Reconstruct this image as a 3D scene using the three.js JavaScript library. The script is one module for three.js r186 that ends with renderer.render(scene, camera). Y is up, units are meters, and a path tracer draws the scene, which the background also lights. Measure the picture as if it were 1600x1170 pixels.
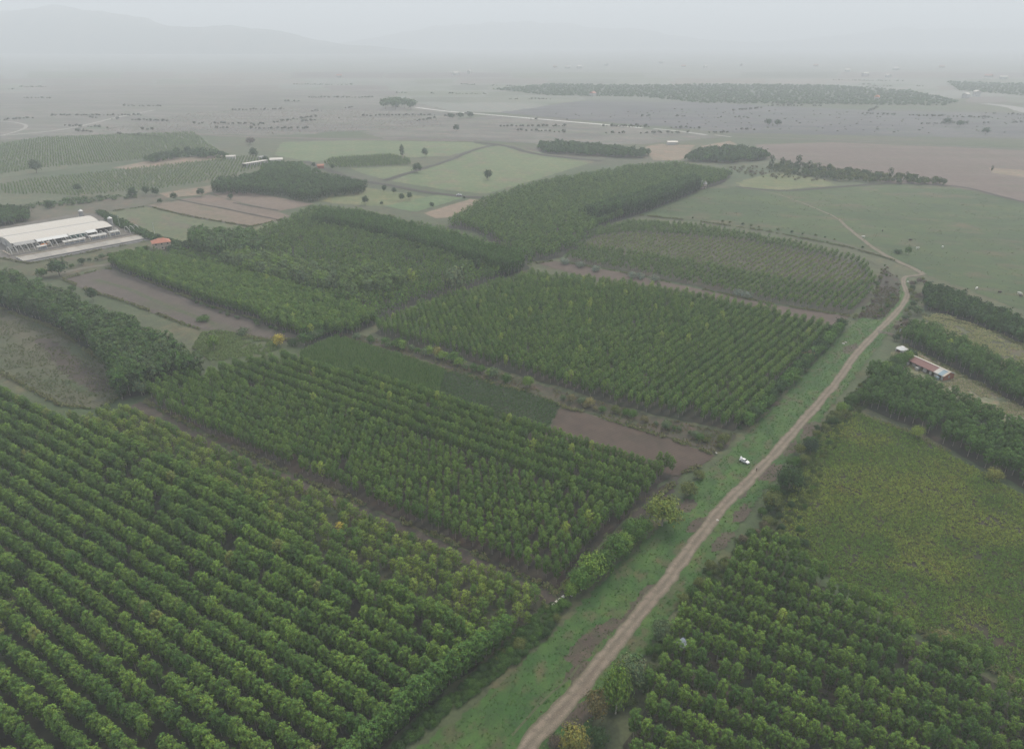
import * as THREE from 'three';
import { MarchingCubes } from 'three/addons/objects/MarchingCubes.js';
import { TessellateModifier } from 'three/addons/modifiers/TessellateModifier.js';
import { mergeGeometries } from 'three/addons/utils/BufferGeometryUtils.js';
import { RoundedBoxGeometry } from 'three/addons/geometries/RoundedBoxGeometry.js';

// ------------------------------------------------------------------ camera, sky, sun, air, exposure
const scene = new THREE.Scene();
const H = 150, FOC = 1109, TILT = Math.atan(525 / FOC);          // height over the plain, focal length in photo pixels, downward tilt
const camera = new THREE.PerspectiveCamera(2 * Math.atan(585 / FOC) * 180 / Math.PI, 1600 / 1170, 1, 40000);
camera.position.set(0, H, 0);
camera.lookAt(0, H - Math.tan(TILT) * 100, -100);
const renderer = new THREE.WebGLRenderer();
renderer.toneMapping = THREE.LinearToneMapping;
renderer.toneMappingExposure = 2.2;
renderer.shadowMap.enabled = true;
{ // overcast sky: zenith brighter than the horizon, a soft warm glow where the sun stands behind the cloud
  const W = 256, Hh = 128, d = new Float32Array(W * Hh * 4), s = new THREE.Vector3(0.30, 0.78, -0.55).normalize();
  for (let j = 0; j < Hh; j++) for (let i = 0; i < W; i++) {
    const el = ((j + 0.5) / Hh - 0.5) * Math.PI, az = (i + 0.5) / W * 2 * Math.PI - Math.PI;
    const y = Math.sin(el), x = Math.cos(el) * Math.cos(az), z = Math.cos(el) * Math.sin(az), k = (j * W + i) * 4;
    const up = Math.max(0, y), glow = Math.pow(Math.max(0, x * s.x + y * s.y + z * s.z), 6);
    const b = 0.75 * (1 + 2 * up) / 3 + 0.09, g = 0.2 * glow;
    d[k] = b * 0.93 + g * 1.05; d[k + 1] = b * 0.985 + g; d[k + 2] = b * 1.05 + g * 0.9; d[k + 3] = 1;
  }
  const t = new THREE.DataTexture(d, W, Hh, THREE.RGBAFormat, THREE.FloatType);
  t.mapping = THREE.EquirectangularReflectionMapping; t.magFilter = t.minFilter = THREE.LinearFilter; t.needsUpdate = true;
  scene.background = t; scene.environment = t;
}
const sun = new THREE.DirectionalLight(0xfff1dc, 1.5);
sun.position.set(300, 780, -550); sun.castShadow = true; sun.shadow.radius = 24;
Object.assign(sun.shadow.camera, { left: -900, right: 900, top: 900, bottom: -900, near: 1, far: 4000 });
scene.add(sun, sun.target);
scene.fog = new THREE.FogExp2(new THREE.Color(0.89, 0.95, 1.0), 0.00025);

// ------------------------------------------------------------------ helpers
function rng(a) { return () => { a |= 0; a = a + 0x6D2B79F5 | 0; let t = Math.imul(a ^ a >>> 15, 1 | a); t = t + Math.imul(t ^ t >>> 7, 61 | t) ^ t; return ((t ^ t >>> 14) >>> 0) / 4294967296; }; }
const R = rng(77);
const gs = (r = R) => { let s = 0; for (let i = 0; i < 4; i++) s += r(); return (s - 2) * 1.2; };
const ONES = ['', 'first', 'second', 'third', 'fourth', 'fifth', 'sixth', 'seventh', 'eighth', 'ninth', 'tenth', 'eleventh', 'twelfth', 'thirteenth', 'fourteenth', 'fifteenth', 'sixteenth', 'seventeenth', 'eighteenth', 'nineteenth'], TENS = ['', '', 'twent', 'thirt', 'fort', 'fift', 'sixt', 'sevent', 'eight', 'ninet'];
const nth = (n) => n < 20 ? ONES[n] : n % 10 ? TENS[Math.floor(n / 10)] + 'y' + ONES[n % 10] : TENS[n / 10] + 'ieth';
const used = {};
function numbered(n) { used[n] = (used[n] ?? -1) + 1; return used[n] ? `${n}_${String(used[n]).padStart(3, '0')}` : n; }
function tag(o, label, category, group, kind) {
  if (label) o.userData.label = label; if (category) o.userData.category = category;
  if (group) o.userData.group = group; if (kind) o.userData.kind = kind; return o;
}
function top(o, name) { o.name = numbered(name); scene.add(o); return o; }
function mesh(geo, mat, name, parent) { const m = new THREE.Mesh(geo, mat); m.castShadow = m.receiveShadow = true; m.name = name; if (parent) parent.add(m); return m; }
const st = Math.sin(TILT), ct = Math.cos(TILT);
// the point of the plain (or of a plane h metres above it) that the photograph shows at a pixel
function P(px, py, h = 0) {
  const u = (px - 800) / FOC, v = (py - 585) / FOC, Z = (H - h) / (st + v * ct);
  return { x: u * Z, z: -(ct - v * st) * Z };
}
function screen(x, y, z) { const dy = y - H, fz = -dy * st - z * ct, fy = -dy * ct + z * st; return [800 + FOC * x / fz, 585 + FOC * fy / fz, fz]; }
const poly = (pts) => pts.map((p) => P(p[0], p[1], p[2] ?? 0));
function inside(pg, x, z) { let c = false; for (let i = 0, j = pg.length - 1; i < pg.length; j = i++) { const a = pg[i], b = pg[j]; if ((a.z > z) !== (b.z > z) && x < (b.x - a.x) * (z - a.z) / (b.z - a.z) + a.x) c = !c; } return c; }
// value noise
function hash(i, j, s) { let n = Math.imul(i, 374761393) + Math.imul(j, 668265263) + Math.imul(s, 1442695041); n = Math.imul(n ^ n >>> 13, 1274126177); return ((n ^ n >>> 16) >>> 0) / 4294967296; }
function noise(x, y, s = 0, per = 0) {
  const i = Math.floor(x), j = Math.floor(y); let u = x - i, v = y - j; u = u * u * (3 - 2 * u); v = v * v * (3 - 2 * v);
  const w = (a) => per ? ((a % per) + per) % per : a;
  const a = hash(w(i), w(j), s), b = hash(w(i + 1), w(j), s), c = hash(w(i), w(j + 1), s), d = hash(w(i + 1), w(j + 1), s);
  return a + (b - a) * u + (c - a) * v + (a - b - c + d) * u * v;
}
function fbm(x, y, s = 0, oct = 4, per = 0) { let a = 0, w = 0.5, t = 0; for (let o = 0; o < oct; o++) { a += w * noise(x, y, s + o, per); t += w; w *= 0.55; x *= 2; y *= 2; per *= 2; } return a / t; }
const sm = (a, b, x) => { x = Math.min(1, Math.max(0, (x - a) / (b - a))); return x * x * (3 - 2 * x); };
const mixc = (a, b, t) => [a[0] + (b[0] - a[0]) * t, a[1] + (b[1] - a[1]) * t, a[2] + (b[2] - a[2]) * t];

// tiled grain textures, near white on average, so that the colour stays with the thing
function grain(size, fn) {
  const d = new Uint8Array(size * size * 4);
  for (let j = 0; j < size; j++) for (let i = 0; i < size; i++) { const c = fn(i / size, j / size), k = (j * size + i) * 4; for (let q = 0; q < 3; q++) d[k + q] = Math.max(0, Math.min(255, 255 * Math.pow(c[q], 1 / 2.2))); d[k + 3] = 255; }
  const t = new THREE.DataTexture(d, size, size); t.colorSpace = THREE.SRGBColorSpace; t.wrapS = t.wrapT = THREE.RepeatWrapping; t.magFilter = THREE.LinearFilter; t.minFilter = THREE.LinearMipmapLinearFilter; t.needsUpdate = true; return t;
}
const TX = {
  grass: grain(1024, (u, v) => { const a = fbm(u * 12, v * 12, 3, 5, 12), b = fbm(u * 90, v * 90, 9, 3, 90); const l = 0.42 + 0.5 * a + 0.55 * (b - 0.5); const y = sm(0.5, 0.75, fbm(u * 7, v * 7, 31, 4, 7)); return [l * (0.82 + 0.34 * y), l * (0.86 + 0.06 * y), l * (0.8 + 0.1 * y)]; }),
  soil: grain(1024, (u, v) => { const f = 0.5 + 0.5 * Math.sin(v * 2 * Math.PI * 32 + 2.5 * fbm(u * 8, v * 8, 5, 3, 8)); const a = fbm(u * 14, v * 14, 11, 5, 14), b = noise(u * 200, v * 200, 2, 200); const l = 0.43 + 0.3 * f + 0.34 * (a - 0.3) + 0.22 * (b - 0.5); return [l, l * 0.985, l * 0.97]; }),
  dirt: grain(512, (u, v) => { const a = fbm(u * 10, v * 10, 15, 5, 10), b = noise(u * 120, v * 120, 4, 120), p = b > 0.86 ? 0.25 : 0; const l = 0.5 + 0.5 * (a - 0.3) + 0.25 * (b - 0.5) + p; return [l, l, l]; }),
};
const matCache = {};
function groundMat(tex) { return matCache[tex] ??= new THREE.MeshStandardMaterial({ map: TX[tex], vertexColors: true, roughness: 0.98, metalness: 0 }); }
const A_DIR = Math.atan2(-1.106, -1.699), B_DIR = Math.atan2(-1.106, 0.9 );   // the two directions in which the fields are laid out
let layer = 0;
const tess = new TessellateModifier(4, 8);
// a flat field on the plain with a slightly uneven outline and patches of two or three colours
function field(name, label, pts, o) {
  const pg = pts[0].length ? poly(pts) : pts, { cols, tex = 'grass', L = 6, size = 40, patch = 25, dir = A_DIR, jag = 0.8, seed = 1, sharp = 0.25 } = o;
  const out = [], r = rng(seed * 91 + 5);
  for (let i = 0; i < pg.length; i++) {
    const a = pg[i], b = pg[(i + 1) % pg.length], len = Math.hypot(b.x - a.x, b.z - a.z), n = Math.max(1, Math.min(60, Math.round(len / (L * 0.8))));
    for (let k = 0; k < n; k++) { const t = k / n, q = k ? jag * (r() - 0.5) * 2 : 0; out.push(new THREE.Vector2(a.x + (b.x - a.x) * t - (b.z - a.z) / len * q, -(a.z + (b.z - a.z) * t + (b.x - a.x) / len * q))); }
  }
  let g = new THREE.ShapeGeometry(new THREE.Shape(out));
  g = g.toNonIndexed(); g.deleteAttribute('normal'); g.deleteAttribute('uv');
  tess.maxEdgeLength = L; tess.maxIterations = 22; g = tess.modify(g);
  const p = g.attributes.position, n = p.count, uv = new Float32Array(n * 2), col = new Float32Array(n * 3), nor = new Float32Array(n * 3), y = o.y ?? (layer += 0.002);
  const cd = Math.cos(dir), sd = Math.sin(dir), pos = new Float32Array(n * 3);
  for (let i = 0; i < n; i++) {
    const x = p.getX(i), z = -p.getY(i);
    pos.set([x, y, z], i * 3); nor.set([0, 1, 0], i * 3); uv.set([(x * cd + z * sd) / size, (-x * sd + z * cd) / size], i * 2);
    const xr = (x * cd + z * sd), zr = (-x * sd + z * cd), st_ = o.stretch ?? 1;
    const a = sm(0.5 - sharp, 0.5 + sharp, fbm(xr / patch / st_ + 50, zr / patch + 50, seed * 7, 4)), b = fbm(xr / patch * 2.3 / st_ + 9, zr / patch * 2.3 + 9, seed * 7 + 40, 4);
    let c = mixc(cols[0], cols[1], a); if (cols[2]) c = mixc(c, cols[2], sm(o.third ?? 0.56, (o.third ?? 0.56) + 0.18, b));
    col.set(c, i * 3);
  }
  const gg = new THREE.BufferGeometry();
  gg.setAttribute('position', new THREE.BufferAttribute(pos, 3)); gg.setAttribute('normal', new THREE.BufferAttribute(nor, 3)); gg.setAttribute('uv', new THREE.BufferAttribute(uv, 2)); gg.setAttribute('color', new THREE.BufferAttribute(col, 3));
  const m = mesh(gg, groundMat(tex)); top(m, name); tag(m, label, o.category ?? 'field', null, 'structure'); m.userData.pg = undefined; m.castShadow = false; return pg;
}
// a track: ribbon along pixels with widths in metres; across(t) gives the colour at t = -1..1
function ribbon(name, label, pts, width, across, o = {}) {
  const c = new THREE.CatmullRomCurve3(pts.map((p) => { const q = P(p[0], p[1]); return new THREE.Vector3(q.x, 0, q.z); }), false, 'centripetal');
  const len = c.getLength(), n = Math.ceil(len / (o.step ?? 2)), K = o.K ?? 14, pos = [], col = [], uv = [], idx = [], y = (layer += 0.002), sd = o.seed ?? 3;
  for (let i = 0; i <= n; i++) {
    const q = c.getPointAt(i / n), t = c.getTangentAt(i / n), nx = -t.z, nz = t.x, s = i / n * len;
    const w = (typeof width === 'function' ? width(i / n) : width) / 2, el = w * (1 + 0.35 * (noise(s / 5, 1, sd) - 0.5) + 0.3 * (noise(s / 1.6, 3, sd) - 0.5)), er = w * (1 + 0.35 * (noise(s / 5, 7, sd) - 0.5) + 0.3 * (noise(s / 1.6, 9, sd) - 0.5));
    for (let k = 0; k <= K; k++) {
      const a = k / K * 2 - 1, d = a < 0 ? a * el : a * er;
      pos.push(q.x + nx * d, y, q.z + nz * d); uv.push(s / 14, d / 14);
      col.push(...across(a, s, fbm(s / 9, a * 2 + 20, sd + 1, 3)));
      if (i < n && k < K) { const b = i * (K + 1) + k; idx.push(b, b + 1, b + K + 1, b + 1, b + K + 2, b + K + 1); }
    }
  }
  const g = new THREE.BufferGeometry(); g.setAttribute('position', new THREE.Float32BufferAttribute(pos, 3)); g.setAttribute('uv', new THREE.Float32BufferAttribute(uv, 2)); g.setAttribute('color', new THREE.Float32BufferAttribute(col, 3)); g.setIndex(idx); g.computeVertexNormals();
  if (g.attributes.normal.getY(0) < 0) { for (let i = 0; i < idx.length; i += 3) [idx[i], idx[i + 1]] = [idx[i + 1], idx[i]]; g.setIndex(idx); g.computeVertexNormals(); }
  const m = top(mesh(g, groundMat(o.tex ?? 'dirt')), name); tag(m, label, o.category ?? 'track', null, 'structure'); m.castShadow = false; return c;
}

// ------------------------------------------------------------------ the plain, fields, tracks, hills
const C = {
  verge: [[0.026, 0.082, 0.009], [0.05, 0.108, 0.017], [0.072, 0.08, 0.03]],
  meadow: [[0.028, 0.062, 0.011], [0.05, 0.086, 0.018], [0.08, 0.08, 0.036]],
  pale: [[0.1, 0.145, 0.058], [0.13, 0.165, 0.075], [0.14, 0.135, 0.078]],
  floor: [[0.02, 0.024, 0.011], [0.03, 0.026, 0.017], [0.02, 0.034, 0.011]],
  soil: [[0.058, 0.038, 0.027], [0.07, 0.048, 0.035], [0.05, 0.036, 0.024]],
  fallow: [[0.09, 0.082, 0.055], [0.11, 0.098, 0.066], [0.07, 0.09, 0.038]],
  tan: [[0.2, 0.15, 0.105], [0.235, 0.18, 0.13], [0.18, 0.145, 0.1]],
  scrub: [[0.092, 0.086, 0.078], [0.17, 0.155, 0.138], [0.09, 0.115, 0.066]],
  dark: [[0.055, 0.055, 0.066], [0.105, 0.1, 0.108], [0.064, 0.085, 0.058]],
  weedy: [[0.115, 0.14, 0.05], [0.155, 0.16, 0.075], [0.085, 0.12, 0.038]],
};
{ // the sheet under everything, out to the horizon
  const ax = [], az = [];
  for (let i = -70; i <= 70; i++) ax.push(Math.sign(i) * (Math.abs(i) * 9 + Math.pow(Math.abs(i) / 70, 4) * 16500));
  for (let j = 0; j <= 150; j++) az.push(300 - (j * 9 + Math.pow(j / 150, 4) * 12500));
  const pos = [], col = [], uv = [], idx = [];
  az.forEach((z, j) => ax.forEach((x, i) => {
    pos.push(x, 0, z); uv.push(x / 60, z / 60);
    const a = sm(0.35, 0.65, fbm(x / 140, z / 90, 3, 5)), b = sm(0.5, 0.7, fbm(x / 260 + 7, z / 120, 19, 4));
    col.push(...mixc(mixc([0.05, 0.078, 0.028], [0.082, 0.092, 0.045], a), [0.09, 0.082, 0.062], b * sm(-500, -1100, z)));
    if (i < ax.length - 1 && j < az.length - 1) { const k = j * ax.length + i; idx.push(k, k + 1, k + ax.length, k + 1, k + ax.length + 1, k + ax.length); }
  }));
  const g = new THREE.BufferGeometry(); g.setAttribute('position', new THREE.Float32BufferAttribute(pos, 3)); g.setAttribute('uv', new THREE.Float32BufferAttribute(uv, 2)); g.setAttribute('color', new THREE.Float32BufferAttribute(col, 3)); g.setIndex(idx); g.computeVertexNormals();
  const m = top(mesh(g, groundMat('grass')), 'ground'); tag(m, 'wide flat plain of grass and dry scrub under all the fields', 'ground', null, 'structure'); m.castShadow = false;
}
// hills that fade into the haze beyond the plain
function hills(label, ridge, zc, depth, seed) {
  const nx = 160, nz = 26, pos = [], col = [], idx = [], x0 = ridge[0][0], x1 = ridge[ridge.length - 1][0];
  const hAt = (x) => { for (let i = 1; i < ridge.length; i++) if (x <= ridge[i][0]) { const t = (x - ridge[i - 1][0]) / (ridge[i][0] - ridge[i - 1][0]), s = t * t * (3 - 2 * t); return ridge[i - 1][1] + (ridge[i][1] - ridge[i - 1][1]) * s; } return 0; };
  for (let j = 0; j <= nz; j++) for (let i = 0; i <= nx; i++) {
    const x = x0 + (x1 - x0) * i / nx, t = j / nz, prof = Math.sin(Math.PI * Math.pow(t, 0.8));
    const h = hAt(x) * prof * (0.72 + 0.56 * fbm(x / 700, t * 3, seed, 5)) - 1.5;
    pos.push(x, h, zc + depth / 2 - depth * t + 300 * (fbm(x / 900, t, seed + 9, 3) - 0.5));
    col.push(...mixc([0.025, 0.037, 0.018], [0.055, 0.055, 0.03], sm(0.45, 0.65, fbm(x / 160, t * 12, seed + 3, 4))));
    if (i < nx && j < nz) { const k = j * (nx + 1) + i; idx.push(k, k + 1, k + nx + 1, k + 1, k + nx + 2, k + nx + 1); }
  }
  const g = new THREE.BufferGeometry(); g.setAttribute('position', new THREE.Float32BufferAttribute(pos, 3)); g.setAttribute('color', new THREE.Float32BufferAttribute(col, 3)); g.setIndex(idx); g.computeVertexNormals();
  tag(top(mesh(g, matCache.hill ??= new THREE.MeshStandardMaterial({ vertexColors: true, roughness: 1 })), 'hills'), label, 'hills', null, 'structure');
}
hills('long wooded hill fading into haze at the left end of the horizon', [[-11300, 200], [-7700, 420], [-5600, 490], [-3700, 310], [-1900, 80], [-1100, 0]], -9900, 3000, 4);
hills('faint high ridge in the haze at the middle of the horizon', [[-3900, 20], [-1200, 330], [400, 430], [2000, 340], [3700, 120], [5300, 0]], -14500, 3200, 11);
hills('barely visible hill in the haze at the right end of the horizon', [[2800, 0], [4600, 110], [7200, 300], [10000, 350], [14000, 140]], -14500, 3200, 23);

// far plain
field('plain', 'pale dry plain running to the foot of the hazy hills', [[-700, 156], [0, 148], [330, 136], [600, 148], [700, 176], [800, 176], [900, 156], [1300, 160], [1600, 150], [2400, 170], [2400, 72], [800, 70], [-700, 72]], { cols: [[0.15, 0.165, 0.145], [0.19, 0.195, 0.175], [0.12, 0.145, 0.105]], L: 60, patch: 260, seed: 90, jag: 20, size: 60 });
{ const r = rng(515), tones = [[0.136, 0.12, 0.104], [0.104, 0.12, 0.076], [0.168, 0.152, 0.132], [0.096, 0.108, 0.08], [0.152, 0.132, 0.108], [0.128, 0.14, 0.104], [0.116, 0.1, 0.092]], band = [[112, 122], [122, 131], [132, 141], [141, 150], [150, 160]];
  band.forEach(([y0, y1], b) => { for (let x = -260 + 60 * r(); x < 1850;) { const w = 60 + 150 * r(), k = 12 * (r() - 0.5), t = tones[Math.floor(r() * tones.length)], q = r() * (y1 - y0) * 0.3; if (r() < 0.72) field('field', `hazy far plain strip field, ${nth(Math.floor(x / 90) + 4)} column of ${nth(b + 1)} far row`, [[x + k, y0 + q], [x + w * 0.5 + k, y0 + q * 0.5], [x + w + k - 3, y0 + q * 0.8], [x + w - 3, y1 - q * 0.5], [x, y1]], { cols: [t, t.map((v) => v * 1.2), t.map((v) => v * 0.85)], L: 80, patch: 120, seed: 600 + Math.floor(x) + b * 7, jag: 14, size: 60, stretch: 3, dir: 0.1 }); x += w; } }); }
field('scrubland', 'grey brown scrubland across the far left of the plain', [[-300, 235], [-300, 150], [0, 146], [330, 134], [600, 146], [690, 172], [720, 190], [640, 200], [420, 213], [250, 206], [180, 212], [60, 216]], { cols: C.scrub, L: 14, patch: 26, seed: 2, jag: 10, size: 60, stretch: 4, dir: 0.1 });
field('plain', 'dark purplish marsh plain right of the white embankment', [[780, 176], [900, 158], [1100, 160], [1350, 172], [1640, 178], [1900, 190], [1900, 235], [1640, 216], [1400, 213], [1150, 208], [960, 192]], { cols: C.dark, L: 16, patch: 34, seed: 3, jag: 8, size: 60, stretch: 3, dir: 0.05 });
field('plain', 'flat brown grey plain between the embankment and the scrub', [[560, 206], [700, 190], [760, 180], [960, 196], [1130, 214], [1000, 225], [860, 226], [740, 219], [600, 217]], { cols: C.scrub, L: 12, patch: 24, seed: 4, jag: 5, size: 60, stretch: 3, dir: 0.1 });
field('ploughed_field', 'broad brown field band at the far right below the marsh plain', [[1180, 226], [1300, 222], [1640, 236], [1900, 250], [1900, 330], [1640, 322], [1560, 306], [1490, 292], [1380, 284], [1290, 268], [1200, 246]], { cols: [[0.116, 0.084, 0.07], [0.133, 0.102, 0.084], [0.102, 0.094, 0.065]], tex: 'soil', L: 10, patch: 22, seed: 5, jag: 3, size: 60, stretch: 6, dir: 0.12, sharp: 0.15 });
field('stubble_field', 'pale tan stubble patch on the right of the brown band', [[1545, 262], [1600, 266], [1640, 272], [1600, 277], [1550, 270]], { cols: C.tan, L: 12, patch: 40, seed: 6 });
field('stubble_field', 'small tan field between two dark woods in the far middle', [[1008, 229], [1030, 225], [1086, 227], [1076, 238], [1064, 250], [1020, 250]], { cols: C.tan, L: 10, patch: 40, seed: 7, jag: 1.5 });
field('stubble_field', 'thin tan field right of the far woods', [[1092, 229], [1140, 220], [1152, 225], [1120, 234]], { cols: C.tan, L: 10, patch: 40, seed: 8 });
field('meadow', 'pale green meadow with a lone dark tree in the far middle', [[612, 283], [690, 252], [745, 232], [790, 226], [850, 240], [930, 252], [860, 274], [760, 303], [690, 296]], { cols: C.pale, L: 9, patch: 45, seed: 9, jag: 2 });
field('meadow', 'pale grass field left of the two lone far trees', [[428, 242], [440, 222], [560, 219], [735, 222], [760, 228], [700, 244], [640, 246], [600, 240], [520, 247], [490, 254]], { cols: C.pale, L: 10, patch: 45, seed: 10, jag: 2 });
field('meadow', 'small pale green field below the strip of saplings', [[548, 263], [630, 259], [655, 263], [600, 280], [566, 271]], { cols: [[0.109, 0.145, 0.065], [0.131, 0.16, 0.072]], L: 8, patch: 30, seed: 11, jag: 1 });
field('meadow', 'dry yellow green field with three bushes below the ditch', [[484, 310], [570, 293], [620, 300], [690, 312], [640, 322], [580, 322], [520, 318]], { cols: C.weedy, L: 7, patch: 30, seed: 12, jag: 1 });
field('meadow', 'small bright green paddock beside the tan strip field', [[600, 322], [690, 303], [725, 309], [650, 331], [628, 328]], { cols: [[0.087, 0.145, 0.058], [0.102, 0.152, 0.065]], L: 6, patch: 30, seed: 13, jag: 0.8 });
field('stubble_field', 'narrow tan field strip ending at the middle wood', [[662, 333], [735, 311], [762, 314], [700, 340], [680, 341]], { cols: C.tan, tex: 'soil', L: 6, patch: 30, seed: 14, dir: B_DIR });
field('meadow', 'big open green meadow on the right with grazing animals', [[995, 337], [1060, 312], [1105, 294], [1180, 290], [1270, 296], [1390, 289], [1500, 294], [1560, 308], [1640, 330], [1900, 380], [1900, 560], [1640, 500], [1540, 462], [1450, 430], [1400, 408], [1330, 388], [1200, 362], [1080, 345]], { cols: C.meadow, L: 5, patch: 26, seed: 15, jag: 2, size: 50, stretch: 2.5, dir: 0.3 });
field('meadow', 'rough olive patch of grass behind the big green meadow', [[1150, 285], [1215, 268], [1290, 282], [1310, 290], [1220, 297], [1160, 292]], { cols: C.weedy, L: 8, patch: 30, seed: 16, jag: 2 });
// left middle fields
field('ploughed_field', 'brown field under the dark wood in the upper left', [[330, 303], [366, 297], [430, 308], [492, 319], [437, 330], [380, 318]], { cols: [[0.138, 0.104, 0.08], [0.16, 0.123, 0.094]], tex: 'soil', L: 7, patch: 30, seed: 17, stretch: 3 });
field('ploughed_field', 'middle brown strip of the three strips in the upper left', [[280, 312], [328, 304], [380, 319], [436, 331], [454, 338], [437, 343], [351, 326]], { cols: [[0.145, 0.109, 0.084], [0.131, 0.102, 0.075], [0.167, 0.12, 0.09]], tex: 'soil', L: 7, patch: 30, seed: 18, stretch: 3 });
field('ploughed_field', 'lowest brown strip of the three strips in the upper left', [[228, 321], [278, 313], [350, 327], [436, 344], [392, 353], [300, 338]], { cols: [[0.138, 0.109, 0.075], [0.16, 0.123, 0.087], [0.123, 0.109, 0.065]], tex: 'soil', L: 7, patch: 30, seed: 19, stretch: 3 });
field('stubble_field', 'tan strip behind the round dark trees in the upper left', [[248, 302], [335, 289], [350, 296], [310, 305], [262, 309]], { cols: C.tan, L: 8, patch: 30, seed: 20 });
field('fallow_field', 'long weedy brown field behind the white roofed shed', [[-100, 350], [20, 332], [40, 322], [150, 312], [240, 303], [262, 310], [225, 321], [150, 333], [60, 345]], { cols: C.fallow, L: 8, patch: 30, seed: 21, stretch: 3 });
field('meadow', 'green field right of the white roofed shed', [[158, 333], [230, 323], [300, 340], [392, 355], [440, 344], [400, 366], [300, 392], [232, 372], [195, 354]], { cols: [[0.087, 0.112, 0.048], [0.109, 0.123, 0.058], [0.116, 0.102, 0.065]], L: 6, patch: 24, seed: 22, stretch: 2 });
field('field', 'pale rows of young trees ground in the far upper left', [[-60, 235], [60, 214], [300, 205], [352, 240], [230, 250], [120, 262], [-60, 285]], { cols: [[0.087, 0.109, 0.054], [0.109, 0.123, 0.065]], L: 15, patch: 40, seed: 23 });
field('stubble_field', 'thin tan field between the two sapling plots', [[175, 262], [250, 248], [350, 243], [360, 247], [260, 261], [205, 265]], { cols: C.tan, L: 9, patch: 40, seed: 24 });
field('field', 'dull green ground under the lower sapling plot', [[-60, 300], [30, 283], [200, 265], [400, 242], [440, 255], [340, 284], [250, 298], [120, 310], [-60, 330]], { cols: [[0.08, 0.102, 0.048], [0.102, 0.109, 0.058]], L: 11, patch: 40, seed: 25 });
field('yard', 'bare grey earth yard round the white roofed shed', [[-90, 380], [-60, 360], [10, 352], [130, 333], [150, 334], [228, 372], [222, 380], [40, 412], [0, 405]], { cols: [[0.125, 0.11, 0.095], [0.155, 0.14, 0.122], [0.1, 0.1, 0.07]], tex: 'dirt', L: 6, patch: 14, seed: 26, category: 'yard' });
field('meadow', 'grass strip in front of the shed yard', [[-90, 425], [0, 404], [45, 413], [225, 378], [250, 382], [230, 395], [165, 412], [90, 436], [0, 425]], { cols: [[0.065, 0.08, 0.03], [0.085, 0.085, 0.043], [0.1, 0.077, 0.045]], L: 5, patch: 15, seed: 27 });
ribbon('track', 'short pale track between bushes below the shed', [[90, 428], [130, 419], [165, 414], [190, 410], [235, 400]], 5, (a, s, n) => mixc([0.15, 0.13, 0.105], [0.1, 0.1, 0.06], n * 0.6));
field('ploughed_field', 'grey brown field right of the tall tree belt', [[98, 437], [165, 420], [200, 428], [330, 480], [478, 522], [470, 531], [436, 536], [410, 532], [340, 518], [300, 512], [190, 470], [140, 456]], { cols: [[0.072, 0.058, 0.048], [0.087, 0.07, 0.058], [0.065, 0.065, 0.037]], tex: 'soil', L: 4.5, patch: 20, seed: 28, stretch: 4, size: 45 });
ribbon('grass_strip', 'green weedy balk down the middle of the grey brown field', [[150, 437], [200, 452], [260, 478], [310, 497], [340, 508]], 3.4, (a, s, n) => mixc([0.05, 0.075, 0.025], [0.08, 0.075, 0.04], n), { tex: 'grass' });
field('sapling_plot', 'bright green plot of tiny saplings by the yellow tree', [[315, 520], [345, 517], [420, 532], [476, 545], [460, 560], [400, 566], [330, 570], [300, 545]], { cols: [[0.05, 0.075, 0.022], [0.065, 0.085, 0.03]], L: 4, patch: 14, seed: 29 });
field('fallow_field', 'fallow field with weedy rows left of the tall tree belt', [[-160, 470], [-40, 470], [0, 484], [80, 512], [165, 568], [192, 620], [150, 640], [92, 634], [0, 582], [-160, 540]], { cols: [[0.058, 0.07, 0.03], [0.08, 0.078, 0.045], [0.045, 0.066, 0.022]], tex: 'soil', L: 4, patch: 18, seed: 30, stretch: 4, size: 40 });
field('ploughed_field', 'dark brown strip inside the fallow field', [[55, 530], [75, 530], [120, 560], [165, 590], [175, 612], [140, 612], [95, 580]], { cols: [[0.043, 0.033, 0.025], [0.05, 0.039, 0.029]], tex: 'soil', L: 3, patch: 9, seed: 31, jag: 1.6, stretch: 3 });
field('wood_floor', 'grassy floor of the long riverside wood in the haze', [[770, 140], [860, 133], [1000, 135], [1120, 133], [1300, 135], [1420, 143], [1500, 158], [1480, 165], [1300, 163], [1100, 161], [1000, 151], [860, 149]], { cols: [[0.04, 0.06, 0.022], [0.06, 0.075, 0.032]], L: 60, patch: 80, seed: 95, jag: 14, category: 'wood floor' });
field('wood_floor', 'grassy floor of the far wood beyond the river bend', [[1480, 129], [1640, 133], [1760, 150], [1760, 165], [1600, 149], [1500, 141]], { cols: [[0.04, 0.06, 0.022], [0.06, 0.075, 0.032]], L: 60, patch: 80, seed: 96, jag: 14, category: 'wood floor' });
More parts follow.
